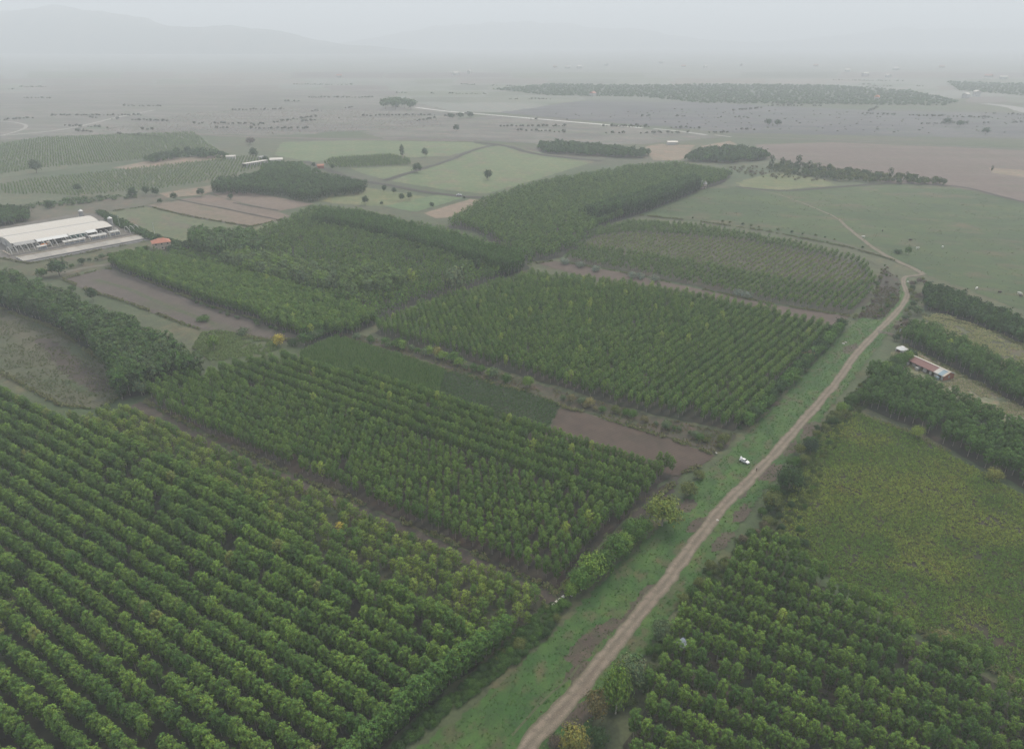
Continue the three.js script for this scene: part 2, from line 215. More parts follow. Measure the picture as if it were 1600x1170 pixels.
// floors of the plantations
const PG = {
  front: [[-420, 600], [-150, 585], [0, 622], [112, 668], [244, 730], [380, 800], [500, 870], [570, 910], [640, 955], [700, 990], [790, 1008], [720, 1060], [640, 1130], [560, 1205], [470, 1290], [440, 1360], [-420, 1360]],
  young: [[130, 660], [198, 640], [330, 704], [430, 752], [560, 808], [700, 868], [800, 916], [853, 945], [820, 985], [790, 1008], [700, 990], [640, 955], [570, 910], [500, 870], [380, 800], [244, 730]],
  middle: [[222, 626], [330, 684], [430, 731], [560, 787], [700, 847], [800, 895], [866, 924], [882, 912], [960, 830], [1050, 742], [1045, 707, 9], [960, 684, 9], [850, 653, 9], [700, 611, 9], [560, 571, 9], [430, 543, 9], [330, 592], [255, 612]],
  upper: [[585, 521], [640, 540], [700, 554], [760, 573], [830, 591], [900, 613], [960, 633], [1040, 651], [1148, 674], [1178, 650], [1240, 577], [1314, 509], [1300, 497, 9], [1200, 471, 9], [1080, 448, 9], [950, 428, 9], [830, 417, 9], [740, 441, 9], [650, 466, 9], [590, 493, 9]],
  sparse: [[930, 355, 4], [985, 343, 4], [1080, 347, 4], [1180, 364, 4], [1260, 379, 4], [1350, 403, 4], [1368, 440], [1358, 472], [1328, 491], [1200, 472], [1080, 446], [960, 421], [880, 406], [905, 388]],
  bare: [[935, 372], [1000, 366], [1160, 379], [1335, 412], [1357, 443], [1330, 450], [1230, 442], [1100, 417], [980, 397], [905, 388]],
  far: [[697, 340, 9], [760, 302, 9], [860, 276, 9], [1000, 253, 9], [1060, 250, 9], [1145, 264, 9], [1128, 288], [1095, 297], [1000, 335], [936, 356], [905, 388], [870, 404], [825, 410], [790, 388], [740, 362]],
  farTall: [[930, 352], [1008, 333], [1096, 298], [1078, 290], [1000, 320], [915, 345]],
  centre: [[490, 330], [560, 337], [700, 368], [800, 398], [828, 420], [740, 450], [650, 475], [592, 505], [545, 525], [500, 530], [480, 531], [330, 479], [172, 419], [175, 408], [240, 402], [300, 400], [400, 372], [450, 350]],
  strip: [[172, 419], [330, 479], [480, 531], [500, 530], [545, 525], [590, 505], [480, 466], [350, 430], [200, 402]],
  grove: [[300, 402], [350, 414], [420, 410], [400, 384], [300, 384]],
  thicket: [[345, 424], [420, 445], [500, 462], [575, 470], [650, 455], [640, 440], [540, 440], [430, 420], [360, 408]],
  tallRow: [[500, 345], [570, 350], [700, 385], [805, 414], [825, 420], [790, 436], [680, 400], [560, 368], [490, 356]],
  belt: [[-180, 425], [0, 447], [90, 480], [170, 512], [260, 556], [325, 590], [255, 608], [192, 626], [165, 570], [80, 508], [0, 480], [-180, 460]],
  rightLow: [[1345, 634], [1430, 670], [1560, 744], [1700, 815], [1700, 735], [1640, 700], [1540, 655], [1480, 625], [1440, 608], [1400, 594], [1360, 580]],
  rightMid: [[1412, 537], [1450, 557], [1500, 582], [1560, 617], [1700, 690], [1700, 655], [1640, 618], [1520, 556], [1450, 520], [1410, 513]],
  rightTop: [[1445, 485], [1480, 491], [1540, 514], [1700, 582], [1700, 545], [1640, 526], [1540, 486], [1480, 458], [1440, 452]],
  corner: [[960, 1260], [985, 1150], [1015, 1075], [1050, 1010], [1068, 965], [1130, 912], [1175, 862], [1200, 846], [1290, 920], [1380, 972], [1470, 1022], [1560, 1072], [1640, 1112], [1850, 1200], [1850, 1360], [1000, 1360]],
  crop: [[1270, 705], [1300, 660], [1335, 645], [1430, 680], [1560, 754], [1700, 830], [1900, 930], [1900, 1200], [1640, 1095], [1480, 1012], [1380, 955], [1290, 900], [1215, 838], [1232, 775]],
  corn: [[472, 550], [525, 526], [560, 536], [640, 561], [695, 580], [680, 606, 9], [640, 595, 9], [560, 572, 9], [460, 550, 9]],
  darkCrop: [[695, 580], [740, 588], [810, 610], [876, 634], [850, 653, 9], [760, 629, 9], [680, 606, 9]],
};
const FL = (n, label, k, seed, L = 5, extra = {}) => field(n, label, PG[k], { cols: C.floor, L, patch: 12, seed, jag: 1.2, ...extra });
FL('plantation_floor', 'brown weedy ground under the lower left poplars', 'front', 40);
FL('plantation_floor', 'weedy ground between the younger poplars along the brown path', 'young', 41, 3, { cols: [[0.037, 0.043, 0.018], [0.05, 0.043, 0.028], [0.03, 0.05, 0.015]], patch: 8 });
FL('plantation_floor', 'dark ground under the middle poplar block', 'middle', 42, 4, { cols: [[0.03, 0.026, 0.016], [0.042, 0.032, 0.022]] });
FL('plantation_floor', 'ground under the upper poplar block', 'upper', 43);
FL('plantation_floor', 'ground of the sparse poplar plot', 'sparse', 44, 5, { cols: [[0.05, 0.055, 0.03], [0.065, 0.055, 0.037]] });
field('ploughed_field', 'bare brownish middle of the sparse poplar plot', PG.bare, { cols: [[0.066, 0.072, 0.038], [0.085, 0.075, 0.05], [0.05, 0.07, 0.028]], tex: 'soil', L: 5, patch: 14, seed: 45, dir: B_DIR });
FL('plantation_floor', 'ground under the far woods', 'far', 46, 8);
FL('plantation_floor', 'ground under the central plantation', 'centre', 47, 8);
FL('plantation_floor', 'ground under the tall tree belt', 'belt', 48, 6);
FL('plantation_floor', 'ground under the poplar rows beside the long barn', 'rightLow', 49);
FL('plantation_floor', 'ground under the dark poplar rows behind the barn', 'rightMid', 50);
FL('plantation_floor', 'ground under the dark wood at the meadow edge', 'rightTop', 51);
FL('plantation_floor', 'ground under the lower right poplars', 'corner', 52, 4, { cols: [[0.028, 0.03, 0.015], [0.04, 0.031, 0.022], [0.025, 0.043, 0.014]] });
field('weed_strip', 'pale weedy strip between the dark wood and the poplar rows', [[1440, 492], [1480, 492], [1540, 515], [1700, 583], [1700, 650], [1640, 615], [1520, 553], [1450, 518]], { cols: [[0.075, 0.085, 0.037], [0.105, 0.1, 0.055], [0.12, 0.105, 0.07]], L: 3, patch: 7, seed: 53 });
field('stony_strip', 'pale stony strip where the long barn stands', [[1392, 552], [1412, 540], [1450, 558], [1500, 583], [1560, 618], [1700, 690], [1700, 735], [1640, 699], [1540, 654], [1480, 624], [1440, 607], [1400, 592]], { cols: [[0.152, 0.152, 0.082], [0.237, 0.209, 0.152], [0.114, 0.142, 0.057]], L: 3, patch: 6, seed: 54, sharp: 0.15 });
field('crop_field', 'yellow green crop field on the right of the road', PG.crop, { cols: [[0.03, 0.034, 0.013], [0.043, 0.037, 0.02], [0.045, 0.034, 0.022]], L: 4, patch: 14, seed: 55 });
field('crop_field', 'ground of the pale maize plot', PG.corn, { cols: [[0.05, 0.06, 0.025], [0.065, 0.065, 0.03]], L: 5, seed: 56 });
field('crop_field', 'ground of the dark green crop plot', PG.darkCrop, { cols: [[0.025, 0.04, 0.015], [0.035, 0.043, 0.02]], L: 5, seed: 57 });
field('ploughed_field', 'bare brown ploughed field in the middle beside the white car', [[876, 636], [960, 660], [1040, 684], [1118, 712], [1092, 730], [1062, 744], [1045, 708, 9], [960, 685, 9], [850, 654, 9]], { cols: C.soil, tex: 'soil', L: 3, patch: 12, seed: 58, size: 40 });
field('grass_strip', 'weedy brown strip below the upper poplar block', [[520, 522], [560, 522], [640, 545], [760, 578], [900, 618], [1040, 656], [1150, 680], [1140, 697], [1118, 710], [1040, 682], [960, 658], [876, 634], [810, 610], [700, 582], [560, 540], [525, 530]], { cols: [[0.05, 0.05, 0.025], [0.075, 0.058, 0.043], [0.04, 0.055, 0.02]], L: 3, patch: 9, seed: 59 });
field('ploughed_field', 'long narrow brown strip between upper poplars and sparse plot', [[838, 412], [868, 408], [960, 424], [1080, 449], [1200, 475], [1328, 495], [1318, 508], [1296, 512], [1200, 486], [1080, 464], [950, 442]], { cols: [[0.077, 0.055, 0.043], [0.09, 0.065, 0.05]], tex: 'soil', L: 4, patch: 14, seed: 60, size: 40 });
field('path', 'brown earth path between the younger and the middle poplars', [[198, 638], [218, 628], [330, 686], [430, 733], [560, 789], [700, 849], [800, 897], [872, 925], [868, 940], [850, 944], [800, 917], [700, 869], [560, 809], [430, 753], [330, 705]], { cols: [[0.055, 0.04, 0.031], [0.075, 0.058, 0.045], [0.037, 0.05, 0.02]], tex: 'dirt', L: 2.4, patch: 5, seed: 61, jag: 0.6 });
field('path', 'dark earth strip along the right edge of the middle poplars', [[868, 928], [884, 914], [960, 832], [1050, 744], [1066, 744], [1040, 790], [960, 862], [900, 926], [880, 938]], { cols: [[0.037, 0.028, 0.022], [0.048, 0.036, 0.029], [0.03, 0.037, 0.018]], tex: 'dirt', L: 2.4, patch: 5, seed: 62 });
// the green verge and the road
field('grass_verge', 'bright green grass verge left of the dirt road', [[520, 1290], [560, 1230], [680, 1150], [790, 1062], [850, 1005], [905, 948], [970, 878], [1060, 800], [1085, 752], [1130, 715], [1165, 684], [1232, 612], [1312, 525], [1360, 486], [1400, 442], [1418, 432], [1426, 470], [1400, 505], [1360, 560], [1318, 612], [1270, 672], [1240, 705], [1200, 760], [1155, 820], [1110, 880], [1060, 950], [1010, 1020], [960, 1085], [905, 1170], [850, 1250], [800, 1330]], { cols: C.verge, L: 1.5, patch: 5.5, seed: 63, jag: 0.9, size: 30, stretch: 2, dir: B_DIR, sharp: 0.18, third: 0.54 });
field('bare_patch', 'dark scrubby ground between sparse plot and road bend', [[1372, 440], [1362, 476], [1340, 496], [1380, 500], [1405, 470], [1408, 440], [1385, 415]], { cols: [[0.05, 0.037, 0.033], [0.045, 0.05, 0.025], [0.06, 0.045, 0.037]], L: 3, patch: 8, seed: 64 });
const patches = [[1010, 930, 5.5, 1.6], [985, 965, 5, 1.3], [915, 1010, 5, 3], [905, 1050, 4, 2], [1090, 820, 5, 2.4], [1130, 845, 6, 1.6], [1160, 805, 5, 2], [1205, 738, 6, 2.6], [1270, 672, 7, 3], [1235, 700, 5, 2], [1075, 790, 4, 2], [1160, 770, 3, 1.6], [905, 1120, 4, 2.2], [945, 985, 4, 2], [1330, 545, 6, 2.5], [1210, 632, 3, 2], [1415, 505, 8, 3]];
patches.forEach(([x, y, a, b], i) => {
  const c = P(x, y), r = rng(300 + i), d = B_DIR, pts = [];
  for (let k = 0; k < 22; k++) { const t = k / 22 * 2 * Math.PI, q = 0.65 + 0.7 * noise(3 + 2 * Math.cos(t), 3 + 2 * Math.sin(t), i + 9), u = a * 1.3 * Math.cos(t) * q, v = b * 1.2 * Math.sin(t) * q; pts.push({ x: c.x + u * Math.cos(d) - v * Math.sin(d), z: c.z + u * Math.sin(d) + v * Math.cos(d) }); }
  const m = field('bare_patch', ['bare reddish brown earth patch in the verge grass', 'worn brown earth patch beside the dirt road'][+(i > 3)], pts.map((p) => p), { cols: [[0.07, 0.05, 0.037], [0.06, 0.058, 0.03], [0.085, 0.06, 0.045]], tex: 'dirt', L: 1.2, patch: 2.2, seed: 70 + i, jag: 0.9 });
  scene.children[scene.children.length - 1].userData.group = 'bare earth patches along the road';
});
const roadLook = (a, s, n) => { const t = Math.exp(-Math.pow((Math.abs(a) - 0.48) / 0.3, 2)); let c = mixc([0.135, 0.112, 0.08], [0.215, 0.175, 0.132], t * (0.55 + 0.7 * n)); c = mixc(c, [0.075, 0.085, 0.035], sm(0.7, 1, Math.abs(a) + 0.4 * (n - 0.5)) * 0.8); c = mixc(c, [0.09, 0.088, 0.048], (1 - sm(0.08, 0.26, Math.abs(a))) * sm(0.48, 0.66, n) * 0.5 * sm(60, 180, s)); return mixc(c, [0.15, 0.115, 0.085], 0.5 * sm(0.52, 0.7, n)); };
const road = ribbon('dirt_road', 'pale dirt road with two wheel tracks running up the right side', [[735, 1290], [775, 1230], [822, 1170], [905, 1078], [950, 1020], [1003, 956], [1060, 885], [1118, 806], [1185, 736], [1243, 672], [1300, 606], [1340, 552], [1372, 518], [1398, 492], [1414, 472], [1418, 458], [1412, 442], [1416, 433], [1430, 431], [1444, 429]], (t) => 4.8 - 1.5 * t, roadLook, { step: 1.2, K: 22, category: 'road' });
ribbon('track', 'branch track from the road bend into the big meadow', [[1444, 429], [1428, 420], [1400, 407], [1372, 392], [1345, 372], [1325, 356], [1308, 341], [1280, 328], [1240, 312], [1200, 300], [1160, 294]], (t) => 4.4 * (1 - 0.75 * t), roadLook, { step: 3 });
ribbon('track', 'grassy track along the upper edge of the sparse plot', [[1400, 408], [1372, 398], [1340, 388], [1290, 374], [1240, 364]], 4, (a, s, n) => mixc([0.095, 0.083, 0.06], [0.055, 0.065, 0.03], n), { step: 3 });
ribbon('track', 'faint grassy track below the upper track', [[1400, 430], [1370, 412], [1345, 402], [1320, 394]], 3, (a, s, n) => mixc([0.1, 0.1, 0.06], [0.06, 0.075, 0.03], n), { step: 3 });
ribbon('track', 'short side track from the road to the shed', [[1372, 519], [1388, 521], [1405, 527], [1416, 530]], 4, (a, s, n) => mixc([0.11, 0.092, 0.075], [0.065, 0.06, 0.04], n), { step: 1.5 });
ribbon('track', 'faint footpath in the verge grass near the bottom', [[800, 1150], [840, 1105], [868, 1078], [890, 1060], [905, 1040]], 0.6, (a, s, n) => mixc([0.085, 0.09, 0.043], [0.055, 0.075, 0.025], n), { step: 1.5, K: 3 });
// far tracks and the white embankment
const whiteTrack = (a, s, n) => mixc([0.75, 0.73, 0.7], [0.5, 0.48, 0.44], n * 0.7);
const paleTrack = (a, s, n) => mixc([0.38, 0.36, 0.33], [0.24, 0.23, 0.2], n * 0.8);
ribbon('gravel_embankment', 'long white gravel embankment line crossing the far plain', [[650, 168], [700, 174], [760, 179], [830, 185], [900, 191], [960, 196], [1005, 200]], 9, whiteTrack, { step: 12, K: 4 });
ribbon('gravel_embankment', 'bright white end piece of the far embankment', [[1022, 201], [1060, 205], [1104, 211]], 11, (a, s, n) => mixc([0.4, 0.39, 0.375], [0.3, 0.29, 0.275], n), { step: 12, K: 4 });
ribbon('gravel_embankment', 'short white piece right of the far embankment', [[1117, 211], [1143, 214]], 7, (a, s, n) => [0.35, 0.34, 0.325], { step: 12, K: 4 });
ribbon('river', 'pale river bend at the far right edge', [[1538, 162], [1560, 164], [1585, 168], [1610, 176], [1680, 190]], 34, (a, s, n) => mixc([0.3, 0.29, 0.275], [0.25, 0.24, 0.225], n), { step: 20, K: 4, category: 'river' });
ribbon('track', 'pale track in the far left scrubland', [[-40, 215], [60, 207], [110, 200], [180, 184], [240, 172]], 9, paleTrack, { step: 14, K: 4 });
ribbon('track', 'looped pale track at the far left edge', [[-20, 188], [20, 191], [40, 196], [30, 204], [0, 212]], 6, paleTrack, { step: 14, K: 4 });
ribbon('road', 'straight pinkish road across the far plain', [[250, 205], [330, 211], [430, 215], [560, 218], [740, 220]], 14, (a, s, n) => mixc([0.15, 0.115, 0.1], [0.12, 0.1, 0.085], n), { step: 20, K: 4, category: 'road' });
ribbon('road', 'thin pale road along the top of the brown band', [[1150, 214], [1300, 219], [1450, 227], [1640, 234]], 7, (a, s, n) => mixc([0.15, 0.13, 0.115], [0.1, 0.085, 0.075], n), { step: 20, K: 4, category: 'road' });
const ditchLook = (a, s, n) => mixc([0.025, 0.022, 0.018], [0.045, 0.043, 0.028], n);
[['dark ditch running down the pale meadows', [[478, 252], [520, 268], [560, 281], [610, 290], [660, 299], [720, 307], [770, 309]], 9], ['dark ditch between the two pale meadows', [[600, 282], [650, 267], [700, 251], [745, 233], [772, 227]], 8], ['curved dark ditch round the top of the pale meadow', [[742, 222], [790, 228], [830, 239], [880, 246], [940, 252]], 12], ['dark winding ditch behind the big green meadow', [[1150, 292], [1220, 298], [1310, 292], [1400, 287], [1500, 292], [1560, 306], [1640, 326]], 6]].forEach(([l, p, w]) => ribbon('ditch', l, p, w, ditchLook, { step: 6, K: 5, tex: 'grass', category: 'ditch' }));
[[364, 317, 435, 329], [351, 326, 437, 344], [300, 339, 392, 354], [230, 322, 300, 338], [278, 312, 351, 326]].forEach((q) => ribbon('field_margin', 'dark weedy margin between the brown strips in the upper left', [[q[0], q[1]], [(q[0] + q[2]) / 2, (q[1] + q[3]) / 2 + 0.7], [q[2], q[3]]], 2.6, ditchLook, { step: 5, K: 3, tex: 'grass', category: 'field margin' }));
// ------------------------------------------------------------------ trees: clumps of many small leaf faces round real limbs
class Leaves {
  constructor(seed) { this.r = rng(seed); this.p = []; this.c = []; }
  // a leaf spray of two triangles folded along its rib, at x, y, z, facing n
  add(x, y, z, nx, ny, nz, s, c) {
    const r = this.r, n = new THREE.Vector3(nx, ny, nz).normalize(), t = new THREE.Vector3(r() - 0.5, r() - 0.5, r() - 0.5).cross(n).normalize(), b = n.clone().cross(t);
    const l = s * (0.75 + 0.5 * r()), w = l * 0.62, f = 0.16 * l, v = (a, e, g) => [x + t.x * a + b.x * e + n.x * g, y + t.y * a + b.y * e + n.y * g, z + t.z * a + b.z * e + n.z * g];
    const q0 = v(-l / 2, 0, 0), q1 = v(0, w / 2, -f), q2 = v(l / 2, 0, 0), q3 = v(0, -w / 2, -f);
    this.p.push(...q0, ...q2, ...q1, ...q0, ...q3, ...q2);
    for (let i = 0; i < 6; i++) this.c.push(...c);
  }
  cloud(cx, cy, cz, sx, sy, sz, n, size, up, from) {
    const r = this.r;
    for (let i = 0; i < n; i++) {
      const x = cx + gs(r) * sx, y = cy + gs(r) * sy, z = cz + gs(r) * sz;
      const o = new THREE.Vector3(x - from[0], y - from[1], z - from[2]).normalize(), k = 0.55 + 0.9 * r(), h = r();
      this.add(x, y, z, o.x * 1.1 + (r() - 0.5) * 0.9, o.y * 0.8 + up + (r() - 0.5) * 0.8, o.z * 1.1 + (r() - 0.5) * 0.9, size, [(0.85 + 0.3 * h) * k, k, (0.8 + 0.4 * (1 - h)) * k]);
    }
  }
  done() { const g = new THREE.BufferGeometry(); g.setAttribute('position', new THREE.Float32BufferAttribute(this.p, 3)); g.setAttribute('color', new THREE.Float32BufferAttribute(this.c, 3)); return g; }
}
function limb(a, b, ra, rb, seg = 5) {
  const d = new THREE.Vector3().subVectors(b, a), g = new THREE.CylinderGeometry(rb, ra, d.length(), seg, 1, true);
  g.translate(0, d.length() / 2, 0); g.applyQuaternion(new THREE.Quaternion().setFromUnitVectors(new THREE.Vector3(0, 1, 0), d.normalize())); g.translate(a.x, a.y, a.z); g.deleteAttribute('uv'); return g;
}
const V = (x, y, z) => new THREE.Vector3(x, y, z);
// a 10 m plantation poplar: narrow crown of steeply rising branches, each with its own tuft
function poplar(seed, n, size, wide = 1, base = 2.2) {
  const L = new Leaves(seed), r = rng(seed + 1000), limbs = [limb(V(0, -0.3, 0), V(0.05, 6.5, 0.05), 0.13, 0.06), limb(V(0.05, 6.5, 0.05), V(0, 9.6, 0), 0.06, 0.015, 4)], K = n > 300 ? 24 : n > 120 ? 16 : 9;
  for (let k = 0; k < K; k++) {
    const t = (k + 0.5) / K, y0 = base + (9.0 - base) * (0.02 + 0.8 * t), az = k * 2.4 + (r() - 0.5) * 0.9, prof = Math.sqrt(Math.max(0.05, 1 - Math.pow((t - 0.5) / 0.62, 2)));
    const len = 1.5 * wide * prof * (0.78 + 0.38 * r()), up = 0.45 + 0.35 * t + 0.3 * r(), tip = V(Math.cos(az) * len, y0 + len * up, Math.sin(az) * len);
    if (k % 3 === 0) limbs.push(limb(V(0, y0 - 0.3, 0), tip, 0.045, 0.012, 3));
    const m = Math.round(n / K);
    for (const [f, q] of [[0.5, 0.2], [0.85, 0.42], [1.08, 0.38]]) L.cloud(tip.x * f, y0 + (tip.y - y0) * f, tip.z * f, 0.33 * wide, 0.4, 0.33 * wide, Math.round(m * q), size, 0.15, [0, 5.4, 0]);
  }
  L.cloud(0, 9.1, 0, 0.42 * wide, 0.3, 0.42 * wide, Math.round(1.3 * n / K), size, 0.3, [0, 6, 0]);
  return { crown: L.done(), trunk: mergeGeometries(limbs) };
}
// a round headed tree or shrub of unit-free size: h high, crown radius rad, several trunks near the ground
function broad(seed, n, size, h, rad, low = 0.2, lumps = 15, loose = 0.32) {
  const L = new Leaves(seed), r = rng(seed + 2000), cy = h * (0.5 + low / 2), hy = h * (0.5 - low / 2), limbs = [limb(V(0, -0.3, 0), V(rad * 0.06, h * 0.45, 0), 0.035 * h, 0.02 * h)];
  for (let k = 0; k < lumps; k++) {
    const u = 1 - 1.55 * (k + 0.5) / lumps, az = k * 2.4 + (r() - 0.5) * 0.8, q = Math.sqrt(Math.max(0, 1 - u * u)), f = 0.62 + 0.24 * r();
    const c = V(Math.cos(az) * q * rad * f, cy + u * hy * f, Math.sin(az) * q * rad * f);
    if (k % 2 === 0) limbs.push(limb(V(0, h * 0.3, 0), c, 0.014 * h, 0.004 * h, 3));
    const s = rad * loose * (0.75 + 0.5 * r());
    L.cloud(c.x, c.y, c.z, s, s * 0.8, s, Math.round(n / lumps), size, 0.15, [0, cy - hy * 0.15, 0]);
  }
  return { crown: L.done(), trunk: mergeGeometries(limbs) };
}
const leafMat = (c) => new THREE.MeshPhysicalMaterial({ color: new THREE.Color(...c), vertexColors: true, roughness: 1, side: THREE.DoubleSide, specularIntensity: 0.3, transmission: 0.1, thickness: 0 });
const LEAF = leafMat([1, 1, 1]), BARK = new THREE.MeshStandardMaterial({ color: new THREE.Color(0.2, 0.18, 0.15), roughness: 0.95 }), BARKPALE = new THREE.MeshStandardMaterial({ color: new THREE.Color(0.36, 0.33, 0.28), roughness: 0.9 });
const SP = {
  poplar: { near: [1, 2, 3, 4, 5].map((s) => poplar(s, 780, 0.52)), mid: [11, 12, 13, 14].map((s) => poplar(s, 330, 0.74)), low: [21, 22, 23].map((s) => poplar(s, 110, 1.15)) },
  round: { near: [31, 32, 33].map((s) => poplar(s, 620, 0.55, 1.25, 1.0)) },
  tall: { mid: [41, 42, 43, 44].map((s) => poplar(s, 420, 0.78, 1.35, 0.9)), low: [45, 46].map((s) => poplar(s, 140, 1.2, 1.3, 0.8)) },
  broad: { near: [51, 52, 53, 54].map((s) => broad(s, 1500, 0.62, 7, 3.3)), mid: [55, 56, 57].map((s) => broad(s, 420, 1.0, 7, 3.3, 0.16)), low: [58, 59].map((s) => broad(s, 140, 1.6, 7, 3.2, 0.1, 9)) },
  shrub: { near: [61, 62, 63].map((s) => broad(s, 620, 0.42, 2.6, 1.9, 0.02, 11, 0.36)), low: [64, 65].map((s) => broad(s, 90, 0.9, 2.6, 1.9, 0.0, 7, 0.36)) },
};
const GREEN = { dark: [0.044, 0.09, 0.018], mid: [0.056, 0.113, 0.021], light: [0.1, 0.165, 0.027], lime: [0.15, 0.2, 0.034], grey: [0.08, 0.115, 0.052], deep: [0.032, 0.062, 0.02], silver: [0.15, 0.18, 0.13], yellow: [0.3, 0.25, 0.04], rust: [0.2, 0.09, 0.03], olive: [0.085, 0.105, 0.028] };
function rows(pg, dir, sa, sb, o = {}) {
  const r = rng(o.seed ?? 1), c = Math.cos(dir), s = Math.sin(dir), out = [], u = pg.map((p) => p.x * c + p.z * s), v = pg.map((p) => -p.x * s + p.z * c), j = o.jit ?? 0.35;
  for (let b = Math.ceil(Math.min(...v) / sb) * sb, k = 0; b < Math.max(...v); b += sb, k++) {
    const sh = o.hex ? (k % 2) * sa / 2 : r() * sa * (o.slip ?? 0.15);
    for (let a = Math.min(...u) + sh; a < Math.max(...u); a += sa) {
      if (r() < (o.miss ?? 0.03)) continue;
      const aa = a + gs(r) * j * 0.5, bb = b + gs(r) * j * 0.5, x = aa * c - bb * s, z = aa * s + bb * c;
      if (!inside(pg, x, z) || (o.not && inside(o.not, x, z))) continue;
      out.push({ x, z, k: 1 + gs(r) * (o.vary ?? 0.07), t: r(), rot: r() * 6.28, b: 1 + gs(r) * 0.14, row: k });
    }
  }
  return out;
}
function shape(o) { for (let i = 0, d = o.pts; i < d.length; i++) o.fn(d[i]); return o.pts; }
const M4 = new THREE.Matrix4(), Q4 = new THREE.Quaternion(), UPV = V(0, 1, 0);
// a whole planting as one object: the trees that are too many or too far to be built singly
function planting(name, label, category, pts, vars, cols, hScale, o = {}) {
  const g = new THREE.Group();
  vars.forEach((v, i) => {
    const mine = pts.filter((p, k) => k % vars.length === i); if (!mine.length) return;
    const put = (geo, mat, nm, tint) => {
      const im = new THREE.InstancedMesh(geo, mat, mine.length); im.name = nm; im.castShadow = im.receiveShadow = true; im.userData.kind = 'stuff';
      mine.forEach((p, k) => {
        const s = hScale * p.k; Q4.setFromAxisAngle(UPV, p.rot);
        M4.compose(V(p.x, 0, p.z), Q4, V(s * (o.wide ?? 1) * (0.9 + 0.2 * p.t), s, s * (o.wide ?? 1) * (1.1 - 0.2 * p.t))); im.setMatrixAt(k, M4);
        if (tint) { const c = mixc(cols[0], cols[1], p.t); const c2 = cols[2] && p.b > 1.2 ? cols[2] : c; im.setColorAt(k, new THREE.Color(c2[0] * p.b, c2[1] * p.b, c2[2] * p.b)); }
      });
      g.add(im);
    };
    put(v.crown, LEAF, 'crown', true); if (o.trunk !== false) put(v.trunk, BARK, 'trunk', false);
  });
  top(g, name); tag(g, label, category, null, 'stuff'); return g;
}
// single trees: prototypes of crown and trunk, cloned
const tintMats = {};
function tintMat(c) { const k = c.map((v) => v.toFixed(3)).join(); return tintMats[k] ??= leafMat(c); }
const protos = {};
function treeThing(name, v, key, col, bark = BARK) {
  const k = key + col.map((q) => q.toFixed(3)).join() + bark.id;
  let o = protos[k];
  if (!o) { o = protos[k] = new THREE.Group(); mesh(v.trunk, bark, 'trunk', o); mesh(v.crown, tintMat(col), 'crown', o); }
  const c = o.clone(); return top(c, name);
}
// ---- the poplar blocks
const shades = (a, b, n) => Array.from({ length: n }, (_, i) => mixc(a, b, i / (n - 1)));
const POP = [];   // every poplar near enough to be built singly
const near = (k, pts, h, label, group, cols, sp = 'poplar', wide = 1) => pts.forEach((p) => POP.push({ ...p, plot: k, h, label, group, cols, sp, wide }));
const pFront = rows(poly(PG.front), A_DIR, 3.5, 5.4, { seed: 101, jit: 0.5, miss: 0.04, vary: 0.1, slip: 1 });
near('front', pFront, 1.04, 'dark green poplar in the dense rows filling the lower left corner', 'poplars of the lower left plantation', [GREEN.dark, GREEN.light], 'poplar', 0.97);
{ // outer row of the same plantation, standing along the verge
  const line = [[790, 1003], [720, 1054], [640, 1124], [560, 1198], [480, 1282]].map((p) => P(p[0], p[1])), pts = [], r = rng(7);
  for (let i = 0; i < line.length - 1; i++) { const a = line[i], b = line[i + 1], n = Math.floor(Math.hypot(b.x - a.x, b.z - a.z) / 2.1); for (let k = 0; k < n; k++) { const t = k / n; pts.push({ x: a.x + (b.x - a.x) * t + gs(r) * 0.3, z: a.z + (b.z - a.z) * t + gs(r) * 0.3, k: 1 + gs(r) * 0.09, t: r(), rot: r() * 6.3, b: 1 }); } }
  near('front', pts, 1.05, 'poplar in the close outer row that edges the lower left plantation along the verge', 'poplars of the outer row on the verge', [GREEN.dark, GREEN.mid], 'round', 1.1);
}
const pYoung = rows(poly(PG.young), A_DIR, 3.1, 4.3, { seed: 102, jit: 0.7, miss: 0.1, vary: 0.16 });
near('young', pYoung, 0.66, 'small light green poplar in the gappy young strip below the brown path', 'young poplars below the brown path', [GREEN.mid, GREEN.lime], 'round', 1.0);
const topEdge = [[430, 543], [560, 571], [700, 611], [850, 653], [1045, 707]].map((p) => P(p[0], p[1], 9));
const toEdge = (p) => Math.min(...topEdge.slice(1).map((b, i) => { const a = topEdge[i], l2 = (b.x - a.x) ** 2 + (b.z - a.z) ** 2, t = Math.max(0, Math.min(1, ((p.x - a.x) * (b.x - a.x) + (p.z - a.z) * (b.z - a.z)) / l2)); return Math.hypot(p.x - a.x - t * (b.x - a.x), p.z - a.z - t * (b.z - a.z)); }));
const pMiddle = [...rows(poly(PG.middle), A_DIR, 3.5, 4.5, { seed: 103, jit: 0.5, miss: 0.025, slip: 0.05, vary: 0.09 }).filter((p) => toEdge(p) > 34),
  ...rows(poly(PG.middle), A_DIR, 2.4, 6.4, { seed: 143, jit: 0.4, miss: 0.02, slip: 1, vary: 0.07 }).filter((p) => toEdge(p) <= 34).map((p) => ({ ...p, row: p.row + 1000 }))];   // the last rows stand closer in the row and wider apart
near('middle', pMiddle, 0.93, 'poplar in the dense middle block above the brown path', 'poplars of the middle block', [GREEN.mid, GREEN.light], 'poplar', 0.86);
const pCorner = rows(poly(PG.corner), A_DIR, 3.0, 6.6, { seed: 104, jit: 0.3, miss: 0.03, vary: 0.08, slip: 1 });
near('corner', pCorner, 1.0, 'bright tipped poplar in the rows of the lower right corner', 'poplars of the lower right plantation', [GREEN.dark, GREEN.light], 'poplar', 0.9);
